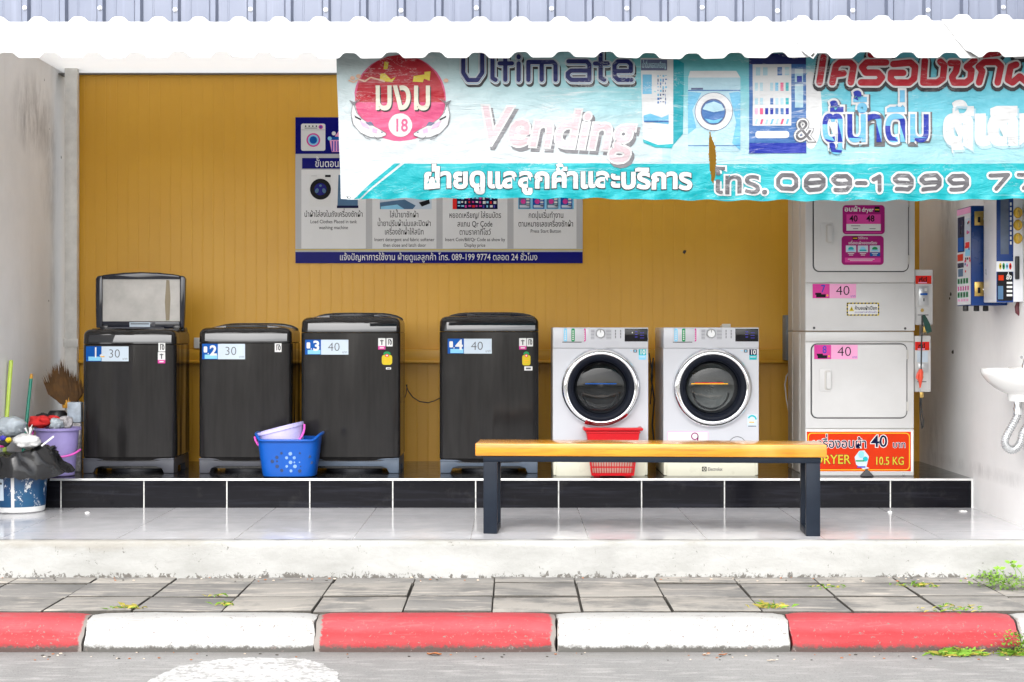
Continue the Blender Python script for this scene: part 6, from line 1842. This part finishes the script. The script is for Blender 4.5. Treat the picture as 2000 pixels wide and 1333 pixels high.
def weeds():
    b = MB(); c = ground(1975, 1150, 0)
    for k in range(9):
        leafy(b, c + Vector((rnd.uniform(-.09, .30), rnd.uniform(-.06, .10), .004)), 150, (.05, .04), .05, rnd)
    leafy(b, ground(1935, 1128, 0), 130, (.03, .02), .035, rnd)
    T = Thing('weed', 'bright green leafy weed spreading over the pavement below the wash basin', 'plant', c)
    T.part('foliage', b, smooth=0)
    s = MB(); l = MB()
    for px, py, tpx, tpy in ((1985, 1125, 1974, 1100), (1996, 1128, 1985, 1108), (1962, 1128, 1952, 1112), (2010, 1130, 2012, 1095)):
        a = ground(px, 1140, 0); t = W(tpx, tpy, a.y); s.tube([a, (a + t) / 2 + Vector((.01, 0, .01)), t], .0018, 'weed_green', 5)
        for k in range(5):
            d = Vector((math.cos(k * 1.3 + px), math.sin(k * 1.3 + px) * .6, .25)).normalized(); q = d.cross(Vector((0, -.7, .7))).normalized(); z = .034
            l.add([t, t + d * z * .5 + q * z * .28, t + d * z, t + d * z * .5 - q * z * .28], [(0, 1, 2, 3)], 'weed_green')
    T.part('stem', s); T.part('leaf', l, smooth=0)
    for lab, xs, lf in (('straggling flat grass growing from the road at the foot of the weedy red kerb block', (1835, 1852, 1870, 1888, 1905), (1890, 40, .04, .03)),
                    ('leafy upright weed growing from the road at the corner of the weedy red kerb block', (1972, 1990, 2010), (1988, 240, .035, .10))):
        c = ground(xs[1], 1281, ROAD); b = MB()
        for px in xs: tuft(b, ground(px, 1280, ROAD), 26, .06, .028, 'weed_green', rnd, .9, .35)
        leafy(b, ground(lf[0], 1280, ROAD), lf[1], (lf[2], .016), lf[3], rnd)
        solo('roadside_weed', b, lab, 'plant', base=c, smooth=0)
weeds()
def leaf(name, label, px, py, level, s, m, seed):
    c = ground(px, py, level + .003); b = MB(); r = random.Random(seed); a = r.uniform(-.4, .4)
    n = 9; v = []
    for i in range(n):
        t = i / (n - 1); wd = math.sin(t * math.pi) ** .8 * .36
        for k in (-1, 0, 1): v.append(c + Vector(((t - .5) * s * math.cos(a) - k * wd * s * math.sin(a) * .5, (t - .5) * s * math.sin(a) + k * wd * s * .5, s * (.10 * abs(k) + .12 * (t - .4) ** 2 + .03 * math.sin(t * 9 + seed)) + .002)))
    b.add(v, [(i * 3 + k, i * 3 + k + 1, i * 3 + k + 4, i * 3 + k + 3) for i in range(n - 1) for k in (0, 1)], m)
    solo(name, b, label, 'leaf', base=c, smooth=80)
leaf('dry_leaf', 'curled brown dry leaf on the road below the middle red kerb', 848, 1280, ROAD, .065, 'leaf_brown', 3)
leaf('dry_leaf', 'small orange brown dry leaf on the road below the second white kerb block', 1412, 1281, ROAD, .04, 'leaf_brown', 6)
leaf('dry_leaf', 'small pale leaf lying on the road below the joint of the white and red kerbs', 1506, 1292, ROAD, .035, 'leaf_pale', 9)
leaf('dry_leaf', 'tiny pale leaf scrap on the road left of the orange brown one', 1380, 1280, ROAD, .03, 'leaf_pale', 12)
b = MB(); rnd = random.Random(31)
for i in range(160):       # fine debris along the kerb foot and the plinth foot
    px = rnd.uniform(-20, 2020)
    c = ground(px, rnd.uniform(1274, 1290), ROAD + .002) if i % 2 else ground(px, rnd.uniform(1128, 1136), .002)
    s = rnd.uniform(.003, .009); b.ball(c, (s, s * .7, s * .4), rnd.choice(['leaf_pale', 'dirt', 'leaf_brown']), .3, 2, i, 1)
solo('debris', b, 'fine dry crumbs and leaf scraps along the kerb and plinth foot', 'debris', kind='stuff')
for px, py, s, lb in ((170, 1002, .013, 'white plastic scrap on the tiles near the paint pail'), (1880, 999, .022, 'white plastic scrap at the foot of the tiled step by the white wall'), (1738, 1001, .011, 'small white plastic scrap at the foot of the tiled step below the dryers')):
    b = MB().ball(ground(px, py, FLOOR + .006), (s, s * .4, .005), 'ink_white', .9, 3, px, 3, crease=.6)
    solo('plastic_scrap', b, lb, 'litter', base=ground(px, py, FLOOR + .004), group='scraps along the tiled step')
